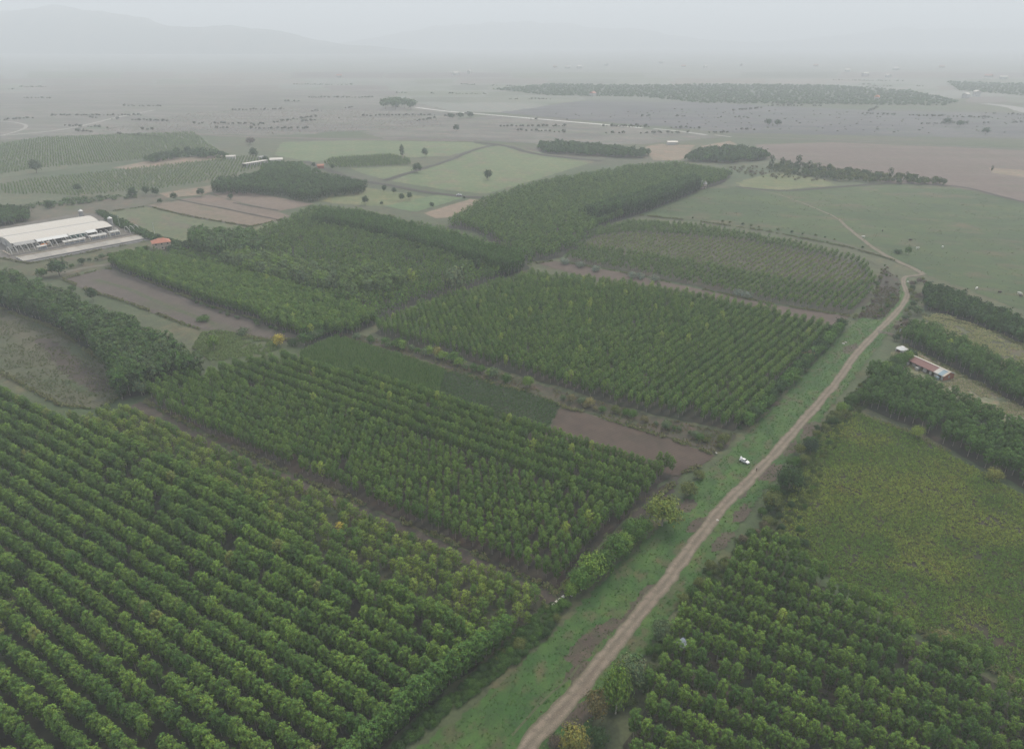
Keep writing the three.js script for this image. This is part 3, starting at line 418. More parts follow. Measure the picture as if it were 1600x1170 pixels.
// the 300 that show largest stand singly
const inFrame = POP.filter((p) => { const q = screen(p.x, 6, p.z); p.d = q[2]; p.s = screen(p.x, 4, p.z); return q[0] > -12 && q[0] < 1612 && q[1] < 1182 && p.s[1] > 0; }).sort((a, b) => a.d - b.d);
const single = new Set(inFrame.slice(0, 300));
{ // which one: its row and its place in the row, counted over the trees in view
  const ca = Math.cos(A_DIR), sa = Math.sin(A_DIR), byRow = {};
  for (const p of inFrame) (byRow[p.group] ??= {}), (byRow[p.group][p.row ?? 0] ??= []).push(p);
  for (const g in byRow) {
    const list = Object.entries(byRow[g]).sort((a, b) => b[0] - a[0]);
    const lowFirst = list.length > 1 && list[0][1][0].plot !== 'corner' ? list : list.reverse();
    lowFirst.sort((a, b) => { const q = (l) => l[1].reduce((t, p) => t - p.x * sa + p.z * ca, 0) / l[1].length; return g.includes('lower right') ? q(a) - q(b) : q(b) - q(a); });
    lowFirst.forEach(([, l], i) => {
      if (g.includes('outer row')) l.sort((a, b) => b.z - a.z); else if (g.includes('lower right')) l.sort((a, b) => (b.x * ca + b.z * sa) - (a.x * ca + a.z * sa)); else l.sort((a, b) => (a.x * ca + a.z * sa) - (b.x * ca + b.z * sa));
      l.forEach((p, k) => {
        p.label = g.includes('outer row') ? `poplar ${nth(k + 1)} from the bottom in the close outer row along the grass verge`
          : g.includes('lower right') ? `bright tipped poplar, ${nth(k + 1)} from the road in ${nth(i + 1)} row below the crop field`
          : g.includes('young') ? `small light poplar, ${nth(k + 1)} from the verge in ${nth(i + 1)} row above the bottom`
          : g.includes('middle') ? `middle block poplar, ${nth(k + 1)} from the right end of ${nth(i + 1)} row from the path`
          : `dark poplar, ${nth(k + 1)} from the verge in ${nth(i + 1)} row up from the bottom corner`;
      });
    });
  }
}
for (const p of single) {
  const vs = SP[p.sp].near, i = Math.floor(p.t * 997) % vs.length, q = Math.round(p.t * 4) / 4, c = mixc(p.cols[0], p.cols[1], q);
  const o = treeThing('poplar_tree', vs[i], p.sp + i, c); o.position.set(p.x, 0, p.z); o.rotation.y = p.rot; const s = p.h * p.k; o.scale.set(s * p.wide, s, s * p.wide);
  tag(o, p.label, 'poplar tree', p.group);
}
const rest = (k, sp) => POP.filter((p) => p.plot === k && p.sp === sp && !single.has(p) && p.s[0] > -150 && p.s[0] < 1750 && p.s[1] < 1330);
const visible = (pts) => pts.filter((p) => { const q = screen(p.x, 5, p.z); return q[0] > -90 && q[0] < 1690; });
planting('poplar_plantation', 'remaining dark dense poplar rows filling the lower left of the view', 'plantation', rest('front', 'poplar'), SP.poplar.near, [GREEN.dark, GREEN.light, [0.1, 0.12, 0.03]], 1.04, { wide: 0.97 });
if (rest('front', 'round').length) planting('poplar_row', 'rest of the close poplar row edging the lower left plantation', 'plantation', rest('front', 'round'), SP.round.near, [GREEN.dark, GREEN.mid], 1.05, { wide: 1.1 });
planting('poplar_plantation', 'gappy strip of small light green poplars below the brown path', 'plantation', rest('young', 'round'), SP.round.near, [GREEN.mid, GREEN.lime, [0.14, 0.15, 0.03]], 0.66);
planting('poplar_plantation', 'dense middle block of poplars between brown path and ploughed field', 'plantation', rest('middle', 'poplar'), SP.poplar.near, [GREEN.mid, GREEN.light, GREEN.lime], 0.93, { wide: 0.86 });
planting('poplar_plantation', 'remaining bright tipped poplar rows in the lower right', 'plantation', rest('corner', 'poplar'), SP.poplar.near, [GREEN.dark, GREEN.light, GREEN.lime], 1.0, { wide: 0.9 });
const pl = (label, k, dir, sa, sb, h, vars, cols, o = {}) => planting(o.name ?? 'poplar_plantation', label, o.category ?? 'plantation', visible(rows(Array.isArray(k) ? poly(k) : poly(PG[k]), dir, sa, sb, o)), vars, cols, h, o);
pl('large upper block of poplars with a straight right edge beside the verge', 'upper', B_DIR, 3.6, 4.6, 0.9, SP.poplar.mid, [GREEN.mid, GREEN.light, GREEN.lime], { seed: 105, jit: 0.6, miss: 0.03, wide: 0.88, vary: 0.08 });
pl('sparse plot of young poplars round a bare middle', 'sparse', B_DIR, 3.0, 4.4, 0.58, SP.poplar.low, [GREEN.mid, GREEN.light], { seed: 106, jit: 0.5, miss: 0.06, wide: 1.1, not: poly(PG.bare), vary: 0.14 });
pl('rows of tiny saplings in the bare middle of the sparse plot', 'bare', B_DIR, 2.6, 4.8, 0.34, SP.poplar.low, [GREEN.light, GREEN.lime], { seed: 107, jit: 0.5, miss: 0.1, wide: 1.1, vary: 0.2, name: 'sapling_rows', trunk: false });
pl('far poplar blocks running back toward the tan field', 'far', B_DIR, 3.4, 6.4, 0.95, SP.poplar.low, [GREEN.mid, GREEN.light], { seed: 108, jit: 0.8, miss: 0.06, wide: 1.1, not: poly(PG.farTall), vary: 0.1 });
pl('tall dark wood edge facing the big green meadow', 'farTall', A_DIR, 3.6, 4, 1.7, SP.tall.low, [GREEN.deep, GREEN.dark], { seed: 109, jit: 1.4, wide: 0.75, name: 'tall_wood', category: 'wood' });
pl('striped rows of poplars in the centre behind the thicket', 'centre', A_DIR, 3.4, 6.2, 0.85, SP.poplar.low, [GREEN.mid, GREEN.light], { seed: 110, jit: 0.6, miss: 0.05, wide: 1.05, not: poly(PG.tallRow), vary: 0.12 });
pl('front strip of yellow tipped poplars along the grey brown field', 'strip', A_DIR, 3.4, 4.2, 0.95, SP.poplar.mid, [GREEN.mid, GREEN.light, GREEN.lime], { seed: 111, jit: 0.5, miss: 0.04, vary: 0.1 });
pl('tall feathery grey green grove beside the orange roofed house', 'grove', A_DIR, 4.2, 4.6, 1.75, SP.tall.mid, [GREEN.grey, GREEN.mid], { seed: 112, jit: 1.6, wide: 0.8, name: 'tree_grove', category: 'grove', vary: 0.12 });
pl('wild thicket of mixed trees across the central plantation', 'thicket', A_DIR, 4.6, 5, 1.35, SP.tall.mid, [GREEN.grey, GREEN.light, GREEN.lime], { seed: 113, jit: 2.4, wide: 0.95, name: 'thicket', category: 'thicket', vary: 0.2 });
pl('tall dense poplar rows along the back of the central plantation', 'tallRow', A_DIR, 3.4, 4.4, 1.45, SP.tall.mid, [GREEN.dark, GREEN.mid], { seed: 114, jit: 0.8, wide: 0.72, vary: 0.08 });
pl('belt of tall grey green trees slanting in from the left edge', 'belt', A_DIR, 4.2, 4.4, 1.5, SP.tall.mid, [[0.062, 0.092, 0.038], GREEN.dark], { seed: 115, jit: 1.8, wide: 0.92, name: 'tree_belt', category: 'tree belt', vary: 0.14 });
pl('poplar rows between the long barn and the crop field', 'rightLow', A_DIR, 3.0, 6, 0.95, SP.poplar.near, [GREEN.dark, GREEN.mid], { seed: 116, jit: 0.7, miss: 0.05, wide: 1.15, vary: 0.1 });
pl('dark poplar rows behind the pale stony strip', 'rightMid', A_DIR, 3.0, 5, 0.95, SP.poplar.mid, [GREEN.dark, GREEN.mid, GREEN.lime], { seed: 117, jit: 0.8, miss: 0.05, wide: 1.15, vary: 0.1 });
pl('dark wood at the lower edge of the big green meadow', 'rightTop', A_DIR, 3.4, 4, 0.95, SP.broad.low, [GREEN.deep, GREEN.dark], { seed: 118, jit: 1.6, wide: 0.75, name: 'dark_wood', category: 'wood', vary: 0.18 });
// far woods and sapling plots
pl('dark wood above the brown strips in the upper left', [[328, 303], [345, 290], [440, 278], [520, 285], [572, 297], [566, 304], [520, 308], [488, 318], [430, 307]], A_DIR, 5, 5.5, 1.2, SP.tall.low, [GREEN.deep, GREEN.dark], { seed: 119, jit: 2, wide: 0.95, name: 'wood', category: 'wood', vary: 0.15 });
pl('scrubby wood behind the dark wood in the upper left', [[400, 272], [420, 256], [470, 258], [500, 272], [440, 279]], A_DIR, 6, 6, 0.8, SP.broad.low, [GREEN.dark, GREEN.mid], { seed: 120, jit: 3, name: 'wood', category: 'wood', vary: 0.2, trunk: false });
pl('dark wood at the left edge behind the white roofed shed', [[-90, 362], [-90, 335], [0, 332], [40, 334], [46, 346], [10, 353]], A_DIR, 5, 5, 1.3, SP.broad.low, [GREEN.deep, GREEN.dark], { seed: 121, jit: 2, wide: 0.85, name: 'wood', category: 'wood', vary: 0.15 });
pl('striped plot of young trees in the far upper left', [[-60, 238], [60, 217], [300, 208], [345, 240], [230, 251], [60, 265], [-60, 285]], 0.25, 4.5, 9, 0.5, SP.poplar.low, [GREEN.mid, GREEN.light], { seed: 122, jit: 0.8, wide: 1.3, trunk: false });
pl('lower striped plot of young trees in the upper left', [[-40, 303], [30, 285], [200, 266], [400, 244], [436, 255], [340, 283], [250, 297], [120, 308]], 0.25, 4.5, 8, 0.45, SP.poplar.low, [GREEN.mid, GREEN.light], { seed: 123, jit: 0.8, wide: 1.3, trunk: false });
pl('small strip of young trees with a dark edge among pale meadows', [[505, 257], [520, 249], [610, 244], [640, 251], [642, 259], [560, 264], [515, 264]], 0.25, 4, 6, 0.55, SP.poplar.low, [GREEN.mid, GREEN.light], { seed: 124, jit: 0.8, wide: 1.3, trunk: false });
pl('dark wood below the embankment in the far middle', [[838, 230], [870, 226], [960, 234], [1015, 242], [1000, 248], [960, 246], [850, 240]], 0.2, 7, 8, 1.3, SP.broad.low, [GREEN.deep, GREEN.dark], { seed: 125, jit: 3, wide: 1.0, name: 'wood', category: 'wood', vary: 0.2, trunk: false });
pl('dark wood right of the small tan field in the far middle', [[1072, 252], [1085, 242], [1140, 236], [1190, 240], [1200, 250], [1140, 256]], 0.2, 6, 7, 1.45, SP.broad.low, [GREEN.deep, GREEN.dark], { seed: 126, jit: 3, wide: 0.9, name: 'wood', category: 'wood', vary: 0.2, trunk: false });
pl('long riverside wood in the haze at upper right', [[770, 140], [860, 132], [1000, 134], [1120, 132], [1300, 134], [1420, 142], [1500, 158], [1480, 166], [1300, 164], [1100, 162], [1000, 152], [860, 150]], 0.1, 9, 14, 0.75, SP.broad.low, [GREEN.deep, GREEN.mid], { seed: 127, jit: 22, miss: 0.2, wide: 1.3, name: 'riverside_wood', category: 'wood', vary: 0.3, trunk: false });
pl('far wood beyond the river bend at the right edge', [[1480, 128], [1640, 132], [1760, 150], [1760, 166], [1600, 150], [1500, 142]], 0.1, 11, 17, 0.75, SP.broad.low, [GREEN.deep, GREEN.mid], { seed: 128, jit: 13, miss: 0.15, wide: 1.3, name: 'riverside_wood', category: 'wood', vary: 0.3, trunk: false });
pl('scrub of grey bushes across the far left plain', [[150, 205], [300, 176], [420, 168], [600, 172], [680, 185], [690, 196], [600, 203], [430, 210], [300, 207]], 0.1, 6, 8, 0.3, SP.shrub.low, [[0.24, 0.21, 0.19], [0.28, 0.24, 0.22]], { seed: 129, jit: 6, miss: 0.3, wide: 1.8, name: 'scrub', category: 'scrub', vary: 0.4, trunk: false });
pl('scattered dark bushes over the marsh plain at upper right', [[860, 178], [1100, 168], [1350, 176], [1640, 182], [1640, 212], [1400, 208], [1150, 203], [980, 190]], 0.1, 34, 42, 0.5, SP.shrub.low, [[0.08, 0.085, 0.06], GREEN.olive], { seed: 131, jit: 40, wide: 1.6, name: 'scrub', category: 'scrub', vary: 0.5, trunk: false });
pl('weedy hedgerow trees along the far edge of the big meadow', [[1195, 262], [1230, 258], [1340, 272], [1400, 278], [1480, 285], [1480, 290], [1400, 288], [1320, 284], [1230, 276]], 0.2, 6, 6, 0.9, SP.broad.low, [GREEN.deep, GREEN.olive], { seed: 132, jit: 5, miss: 0.3, name: 'hedgerow', category: 'hedgerow', vary: 0.35, trunk: false });
pl('brown scrub between the far wood and the hedgerow', [[1130, 262], [1200, 258], [1300, 280], [1280, 284], [1180, 278]], 0.2, 8, 8, 0.9, SP.shrub.low, [[0.11, 0.085, 0.065], GREEN.olive], { seed: 133, jit: 7, miss: 0.35, name: 'scrub', category: 'scrub', vary: 0.4, trunk: false });
pl('bushes along the track below the upper left sapling plot', [[40, 322], [110, 312], [190, 306], [215, 302], [210, 310], [120, 320], [60, 328]], 0.2, 6, 6, 1.2, SP.shrub.low, [GREEN.grey, GREEN.dark], { seed: 134, jit: 5, miss: 0.3, wide: 1.3, name: 'hedgerow', category: 'hedgerow', vary: 0.4, trunk: false });
pl('hedge along the right side of the white roofed shed', [[150, 333], [158, 332], [200, 352], [240, 370], [290, 386], [280, 390], [225, 372], [180, 352]], A_DIR, 3, 3, 1.3, SP.shrub.low, [GREEN.deep, GREEN.dark], { seed: 135, jit: 1, name: 'hedge', category: 'hedge', vary: 0.2 });
pl('dark hedge of bushes and trees along the far tan field', [[225, 252], [290, 240], [345, 243], [362, 247], [350, 250], [290, 247], [235, 256]], 0.2, 7, 7, 1.1, SP.broad.low, [GREEN.deep, GREEN.dark], { seed: 136, jit: 4, miss: 0.2, name: 'hedgerow', category: 'hedgerow', vary: 0.4, trunk: false });
pl('thick dark brambles and weeds between young poplars and verge', [[888, 938], [845, 1003], [785, 1055], [700, 1115], [620, 1180], [612, 1165], [690, 1098], [770, 1030], [800, 998], [852, 946]], B_DIR, 1.1, 1.2, 0.5, SP.shrub.near, [GREEN.deep, GREEN.mid, GREEN.olive], { seed: 140, jit: 0.8, miss: 0.1, name: 'brambles', category: 'brambles', vary: 0.35, trunk: false });
pl('tangled undergrowth along the right side of the dirt road', [[1425, 540], [1395, 575], [1345, 600], [1300, 645], [1268, 690], [1238, 745], [1196, 812], [1165, 836], [1092, 902], [1042, 985], [1005, 1062], [965, 1110], [985, 1120], [1030, 1050], [1072, 965], [1140, 905], [1215, 850], [1270, 800], [1290, 730], [1330, 660], [1400, 600], [1430, 560]], B_DIR, 1.9, 1.9, 0.5, SP.shrub.near, [GREEN.deep, GREEN.olive, GREEN.mid], { seed: 141, jit: 1.6, miss: 0.35, name: 'undergrowth', category: 'undergrowth', vary: 0.4, trunk: false });
pl('low dark brush along the foot of the upper block right edge', [[1150, 676], [1182, 655], [1250, 582], [1322, 512], [1316, 500], [1240, 572], [1172, 648]], B_DIR, 1.8, 1.6, 0.6, SP.shrub.low, [GREEN.deep, GREEN.dark], { seed: 142, jit: 1.2, miss: 0.2, name: 'undergrowth', category: 'undergrowth', vary: 0.4, trunk: false });
{ // thin irregular hedges that divide the far plain
  const r = rng(717), pts = [];
  for (let k = 0; k < 46; k++) {
    const y = 122 + 88 * Math.pow(r(), 0.8), x = -100 + 1800 * r(), a = P(x, y), th = r() < 0.75 ? 0.1 + 0.3 * gs(r) : B_DIR + 0.3 * gs(r), len = 60 + 260 * r();
    for (let s = 0; s < len; s += 5 + 4 * r()) { const xx = a.x + Math.cos(th) * s + gs(r) * 2.5, zz = a.z + Math.sin(th) * s + gs(r) * 2.5; if (noise(xx / 30, zz / 30, 77) > 0.38) pts.push({ x: xx, z: zz, k: 0.5 + 0.7 * r(), t: r(), rot: r() * 6.28, b: 1 + gs(r) * 0.15 }); }
  }
  planting('hedgerow', 'thin broken hedges and bushes dividing the hazy far plain', 'hedgerow', visible(pts), SP.broad.low, [[0.06, 0.075, 0.045], [0.09, 0.09, 0.06]], 0.75, { wide: 1.2, trunk: false });
}
// ------------------------------------------------------------------ single trees and bushes: [label, group, name, species, pixel x, pixel y of the foot, height m, colour, wide]
const lone = (label, name, vs, x, y, h, col, o = {}) => {
  const q = P(x, y), i = (x * 7 + y * 3) % vs.length | 0, base = o.base ?? 7, t = treeThing(name, vs[i], (o.key ?? vs.length + name) + i, col, o.bark);
  t.position.set(q.x, 0, q.z); t.rotation.y = (x * 1.7 + y) % 6.28; const s = h / base; t.scale.set(s * (o.wide ?? 1), s, s * (o.wide ?? 1));
  return tag(t, label, o.cat ?? 'tree', o.group);
};
const BN = SP.broad.near, BM = SP.broad.mid, TM = SP.tall.mid, SN = SP.shrub.near, PN = SP.poplar.near;
lone('round yellow leaved tree at the corner of the grey brown field', 'yellow_tree', BM, 435, 542, 7.5, GREEN.yellow, { wide: 0.9 });
lone('dark tall tree at the near end of the slanting tree belt', 'dark_tree', TM, 190, 624, 14, GREEN.deep, { base: 10, wide: 0.9 });
lone('bushy tree right beside the dark tree at the end of the belt', 'bushy_tree', BM, 222, 618, 9, GREEN.grey);
lone('dark round tree in the grey brown field near the belt', 'round_tree', BM, 145, 470, 9, GREEN.deep, { wide: 0.75 });
lone('small bush above the dark round tree in the grey brown field', 'bush', BM, 113, 457, 5, GREEN.dark, { cat: 'bush' });
lone('large dark tree between the shed yard and the tree belt', 'dark_tree', BM, 93, 431, 12, GREEN.deep, { wide: 1.1 });
lone('lower dark tree left of the large dark tree near the yard', 'dark_tree', BM, 66, 434, 7, GREEN.dark, { wide: 1.2 });
lone('small leafy bush in the grey brown field near its middle', 'bush', SN, 318, 502, 3.2, GREEN.mid, { base: 2.6, wide: 1.6, cat: 'bush' });
lone('light green round tree between sapling plot and tall belt', 'round_tree', BM, 335, 548, 9, GREEN.light, { wide: 0.7 });
lone('small dark bush right of the yellow tree', 'bush', SN, 458, 540, 4, GREEN.deep, { base: 2.6, wide: 1.1, cat: 'bush' });
lone('grey bush in the bright sapling plot', 'bush', SN, 380, 524, 4.2, GREEN.grey, { base: 2.6, wide: 1.1, cat: 'bush' });
lone('slim tall dark tree standing alone in the far pale field', 'slim_tree', TM, 628, 246, 19, GREEN.deep, { base: 10, wide: 0.85 });
lone('round tree right of the slim dark tree in the far pale field', 'round_tree', BM, 664, 245, 12, GREEN.deep, { wide: 0.75 });
lone('broad tree on the ditch at the left end of the pale meadow', 'broad_tree', BM, 652, 270, 12, GREEN.deep, { wide: 1.1 });
lone('lone dark tree in the middle of the pale far meadow', 'round_tree', BM, 762, 281, 12, GREEN.deep, { wide: 0.85 });
lone('small lone tree below the white embankment', 'round_tree', BM, 713, 206, 13, GREEN.deep, { wide: 0.85 });
lone('dark square headed tree in the far pasture left of the wood', 'round_tree', BM, 397, 247, 14, GREEN.deep, { wide: 0.85 });
lone('smaller dark tree beside the white greenhouse', 'round_tree', BM, 415, 254, 9, GREEN.deep, { wide: 0.9 });
lone('brownish far bush left of the road in the pasture', 'bush', BM, 392, 226, 11, [0.11, 0.09, 0.075], { wide: 1.4, cat: 'bush' });
[[208, 309, 11, 'largest round dark tree of the row behind the shed field'], [228, 304, 9, 'second dark tree behind the largest of the row'], [243, 306, 9, 'dark tree at the right end of the close pair'], [272, 313, 8, 'round tree standing on the tan field edge'], [314, 307, 9, 'dark tree on the right of the tan strip'], [250, 319, 6, 'low bush at the corner of two brown strips'], [57, 270, 16, 'tall dark tree at the edge of the far sapling plot'], [157, 312, 5, 'small bush on the fallow edge behind the shed'], [122, 300, 9, 'loose tree in the lower sapling plot'], [78, 326, 8, 'tree in the bushes left of the shed field'], [360, 312, 6, 'bush on the margin below the dark wood']].forEach(([x, y, h, l]) => lone(l, 'round_tree', BM, x, y, h, GREEN.deep, { wide: 0.95 }));
[[571, 320, 9, 'left bush of the three in the dry yellow green field'], [596, 319, 7, 'middle bush of the three in the dry yellow green field'], [628, 314, 8, 'dark bush clump at the ditch in the dry field'], [640, 312, 8, 'dark bush at the right end of the ditch clump'], [600, 299, 7, 'slim bush on the ditch bank'], [616, 303, 7, 'bush right of the slim bush on the ditch bank'], [675, 325, 6, 'bush beside the tan strip field'], [725, 310, 6, 'dark bush at the white car park by the ditch'], [520, 265, 7, 'bush at the dark edge of the sapling strip'], [490, 262, 7, 'bush where the ditch leaves the wood']].forEach(([x, y, h, l]) => lone(l, 'bush', BM, x, y, h, GREEN.deep, { wide: 0.8, cat: 'bush' }));
lone('big pale grey green tree towering over the central plantation', 'big_tree', BM, 712, 462, 20, [0.1, 0.13, 0.06], { wide: 0.72 });
lone('pale yellowish tree top in the middle of the thicket', 'pale_tree', BM, 475, 443, 13, [0.14, 0.16, 0.06], { wide: 0.6 });
lone('yellow green round tree on the verge right of the middle poplars', 'round_tree', BN, 1034, 822, 11.5, [0.12, 0.155, 0.032], { wide: 1.05 });
lone('dark scrubby bush above the yellow green round tree', 'bush', BN, 1075, 775, 5.5, GREEN.olive, { wide: 1.2, cat: 'bush' });
lone('low bush between the round tree and the white car', 'bush', BN, 1092, 748, 3.5, GREEN.olive, { wide: 1.3, cat: 'bush' });
[[908, 922], [925, 905], [942, 892], [962, 872], [975, 862], [990, 850], [1004, 836], [893, 932], [934, 896], [985, 838]].forEach(([x, y], i) => lone(`${nth(i + 1)} round green tree of the hedge at the right corner of the middle poplars`, 'hedge_tree', BN, x, y, [8, 9, 7.4, 8.4, 7, 7.4, 6.6, 5, 6.6, 6.6][i], [GREEN.mid, GREEN.light, GREEN.dark][i % 3], { wide: 1, group: 'hedge trees right of the middle poplars' }));
lone('tree with rust orange top at the bottom edge beside the road', 'rust_tree', BN, 895, 1180, 8.5, [0.15, 0.145, 0.035], { wide: 0.85 });
lone('tree tinged red brown just above the rust topped tree', 'rust_tree', BN, 932, 1120, 8, [0.115, 0.1, 0.04], { wide: 0.8 });
lone('tall green poplar with pale trunk near the road at the bottom', 'poplar_tree', BN, 962, 1115, 15, GREEN.light, { wide: 0.46, bark: BARKPALE });
lone('grey leaved willow behind the tall pale trunked poplar', 'willow_tree', BN, 985, 1075, 9.5, GREEN.grey, { wide: 0.9 });
lone('grey willow beside the road above the lower right poplars', 'willow_tree', BN, 1032, 1000, 6.5, GREEN.grey, { wide: 0.9 });
lone('dark bush at the bottom edge right of the rust topped tree', 'bush', BN, 935, 1165, 5, GREEN.deep, { wide: 1, cat: 'bush' });
lone('brown leafless looking bush left of the rust topped tree', 'bush', BN, 868, 1168, 3.6, [0.085, 0.068, 0.05], { wide: 1.1, cat: 'bush' });
lone('big dark tree right of the road opposite the white car', 'dark_tree', BN, 1232, 768, 10.5, GREEN.deep, { wide: 0.95 });
lone('darkest tree above the big dark tree right of the road', 'dark_tree', BN, 1265, 712, 7.5, [0.034, 0.058, 0.03], { wide: 0.8 });
lone('olive tree below the big dark tree right of the road', 'olive_tree', BN, 1205, 795, 7, GREEN.olive, { wide: 1 });
lone('lone round tree standing in the big green meadow', 'round_tree', BM, 1418, 398, 6.5, GREEN.mid, { wide: 0.8 });
lone('low dark bush left of the lone meadow tree', 'bush', SN, 1403, 396, 3, GREEN.deep, { base: 2.6, wide: 1.5, cat: 'bush' });
lone('round light green bush at the end of the dark crop plot', 'round_tree', BN, 825, 606, 6, GREEN.light, { wide: 1.0 });
lone('yellowish tree in the weedy strip above the maize plot', 'yellowish_tree', BM, 684, 560, 6.5, [0.17, 0.16, 0.045], { wide: 0.85 });
lone('pale yellow bush at the left end of the ploughed field', 'bush', BN, 921, 636, 4.6, [0.2, 0.18, 0.07], { wide: 1, cat: 'bush' });
lone('reddish brown bush at the right edge of the upper block', 'bush', BM, 1262, 565, 6.5, [0.13, 0.09, 0.05], { wide: 1, cat: 'bush' });
lone('bushy tree where the weedy strip meets the verge', 'bushy_tree', BN, 1130, 694, 5, GREEN.olive, { wide: 1.1 });
lone('grey bush above the road at the bend', 'bush', BM, 1432, 492, 6, GREEN.grey, { wide: 1.1, cat: 'bush' });
lone('round grey bush at the lower edge of the lower right plantation', 'bush', BN, 1470, 1012, 5.5, [0.13, 0.13, 0.05], { wide: 1.2, cat: 'bush' });
lone('yellow young tree in the gappy strip below the brown path', 'yellow_tree', SP.round.near, 533, 838, 6.2, GREEN.yellow, { base: 10, wide: 1.2, key: 'rn' });
lone('lime green tree at the edge of the crop field below the barn rows', 'lime_tree', BN, 1432, 685, 5.5, GREEN.lime, { wide: 1.0 });
lone('yellow green bush at the right edge of the crop field', 'bush', BN, 1552, 752, 5.5, [0.15, 0.16, 0.04], { wide: 1.1, cat: 'bush' });
[[882, 413], [906, 418], [931, 424], [988, 434], [1000, 436], [1022, 440], [1154, 463], [1168, 466]].forEach(([x, y], i) => lone(`silvery grey bush on the narrow brown strip, ${nth(i + 1)} from the left`, 'silver_bush', SP.shrub.near, x, y, 4.4, GREEN.silver, { base: 2.6, wide: 1.05, cat: 'bush', group: 'silver bushes along the narrow brown strip' }));
[[1205, 263, 18], [1221, 264, 16], [1246, 267, 21], [1264, 270, 16], [1278, 272, 15], [1294, 274, 15], [1390, 282, 16], [1550, 268, 8]].forEach(([x, y, h], i) => lone(`dark upright tree of the hedgerow behind the big meadow, ${nth(i + 1)} from the left`, 'hedgerow_tree', SP.tall.low, x, y, h, GREEN.deep, { base: 10, wide: 0.9, key: 'tl', group: 'upright trees of the far hedgerow' }));
[[602, 170], [612, 168], [622, 167], [632, 169], [642, 171], [618, 171]].forEach(([x, y], i) => lone(`tree ${i < 5 ? nth(i + 1) + ' from the left' : 'in front'} in the small isolated far clump near the embankment`, 'far_tree', BM, x, y, 24, GREEN.dark, { wide: 1.1, group: 'isolated far tree clump' }));
[[705, 186], [720, 185], [735, 184], [1200, 196], [1215, 197], [1480, 194], [1500, 198], [1540, 210]].forEach(([x, y], i) => lone(`dark far tree on the plain beyond the embankment, ${nth(i + 1)} from the left`, 'far_tree', BM, x, y, 12, GREEN.deep, { wide: 1.2, group: 'scattered far plain trees' }));
// hedges of single bushes
function hedge(label, group, pts, step, hs, cols, spread, vs, o = {}) {
  let no = 0; const r = rng(Math.round(pts[0][0] * 13 + pts[0][1])), w = pts.map((p) => P(p[0], p[1]));
  for (let i = 0; i < w.length - 1; i++) {
    const a = w[i], b = w[i + 1], n = Math.max(1, Math.round(Math.hypot(b.x - a.x, b.z - a.z) / step));
    for (let k = 0; k < n; k++) {
      if (r() < (o.miss ?? 0)) continue;
      const t = (k + r() * 0.6) / n, vi = Math.floor(r() * vs.length), c = cols[Math.floor(r() * cols.length)], h = hs[0] + (hs[1] - hs[0]) * r(), g = treeThing(o.name ?? 'hedge_bush', vs[vi], 'h' + (o.key ?? 'bn') + vi, c), s = h / (o.base ?? 7);
      g.position.set(a.x + (b.x - a.x) * t + gs(r) * spread, 0, a.z + (b.z - a.z) * t + gs(r) * spread); g.rotation.y = r() * 6.28; g.scale.set(s * (0.9 + 0.3 * r()), s, s * (0.9 + 0.3 * r()));
      tag(g, `${label}, ${nth(++no)} from the ${o.from ?? (pts[0][1] > pts[pts.length - 1][1] ? 'near' : 'far')} end`, 'bush', group);
    }
  }
}
hedge('leafy bush in the weedy edge above the verge', 'bushes between young poplars and verge', [[885, 945], [850, 985], [810, 1015], [775, 1040]], 2.0, [1.6, 3.4], [GREEN.dark, GREEN.mid, GREEN.olive, GREEN.deep], 1.2, BN);
hedge('dark bush along the foot of the outer poplar row', 'bushes at the foot of the outer poplar row', [[770, 1042], [700, 1096], [620, 1168]], 2.6, [1.4, 2.6], [GREEN.deep, GREEN.dark], 0.7, BN);
hedge('mixed bush in the strip above the maize plot', 'bushes of the weedy strip', [[560, 533], [640, 548], [700, 566], [770, 590], [800, 600]], 4.2, [3.2, 6.4], [GREEN.mid, GREEN.grey, GREEN.light, GREEN.dark], 1.6, BM, { key: 'bm' });
hedge('olive bush along the upper edge of the ploughed field', 'bushes along the ploughed field', [[880, 628], [940, 642], [1000, 656], [1060, 676], [1130, 700]], 3.4, [2.0, 4.4], [GREEN.olive, GREEN.grey, GREEN.mid, [0.14, 0.13, 0.06]], 1.2, BN);
hedge('dark bush at the right edge of the upper block', 'bushes right of the upper block', [[1165, 668], [1200, 632], [1250, 580], [1300, 528], [1316, 512]], 3.6, [4.5, 7.5], [GREEN.dark, GREEN.mid, GREEN.deep], 1.0, BM, { key: 'bm' });
hedge('grey bush at the corner above the maize plot', 'bushes at the corner of the grey brown field', [[470, 540], [500, 528], [530, 518], [548, 508]], 3.4, [3.5, 7], [GREEN.grey, GREEN.dark, GREEN.deep], 1.2, BM, { key: 'bm' });
hedge('wild bush right of the road below the shed', 'bushes right of the road, upper stretch', [[1420, 560], [1388, 585], [1360, 608], [1335, 632], [1310, 648]], 2.6, [3.2, 6.5], [GREEN.dark, GREEN.mid, GREEN.deep, GREEN.light], 2.2, BN);
hedge('dark bush between the road and the crop field', 'bushes right of the road, middle stretch', [[1310, 650], [1285, 672], [1262, 705], [1240, 735], [1222, 770], [1200, 800], [1190, 826]], 2.8, [2.2, 5], [GREEN.dark, GREEN.deep, GREEN.olive], 2.2, BN);
hedge('bush in the belt above the lower right poplars', 'bushes above the lower right plantation', [[1195, 830], [1165, 850], [1130, 888], [1095, 920], [1062, 952]], 2.8, [1.8, 4.2], [GREEN.dark, GREEN.olive, [0.095, 0.085, 0.05]], 1.6, BN);
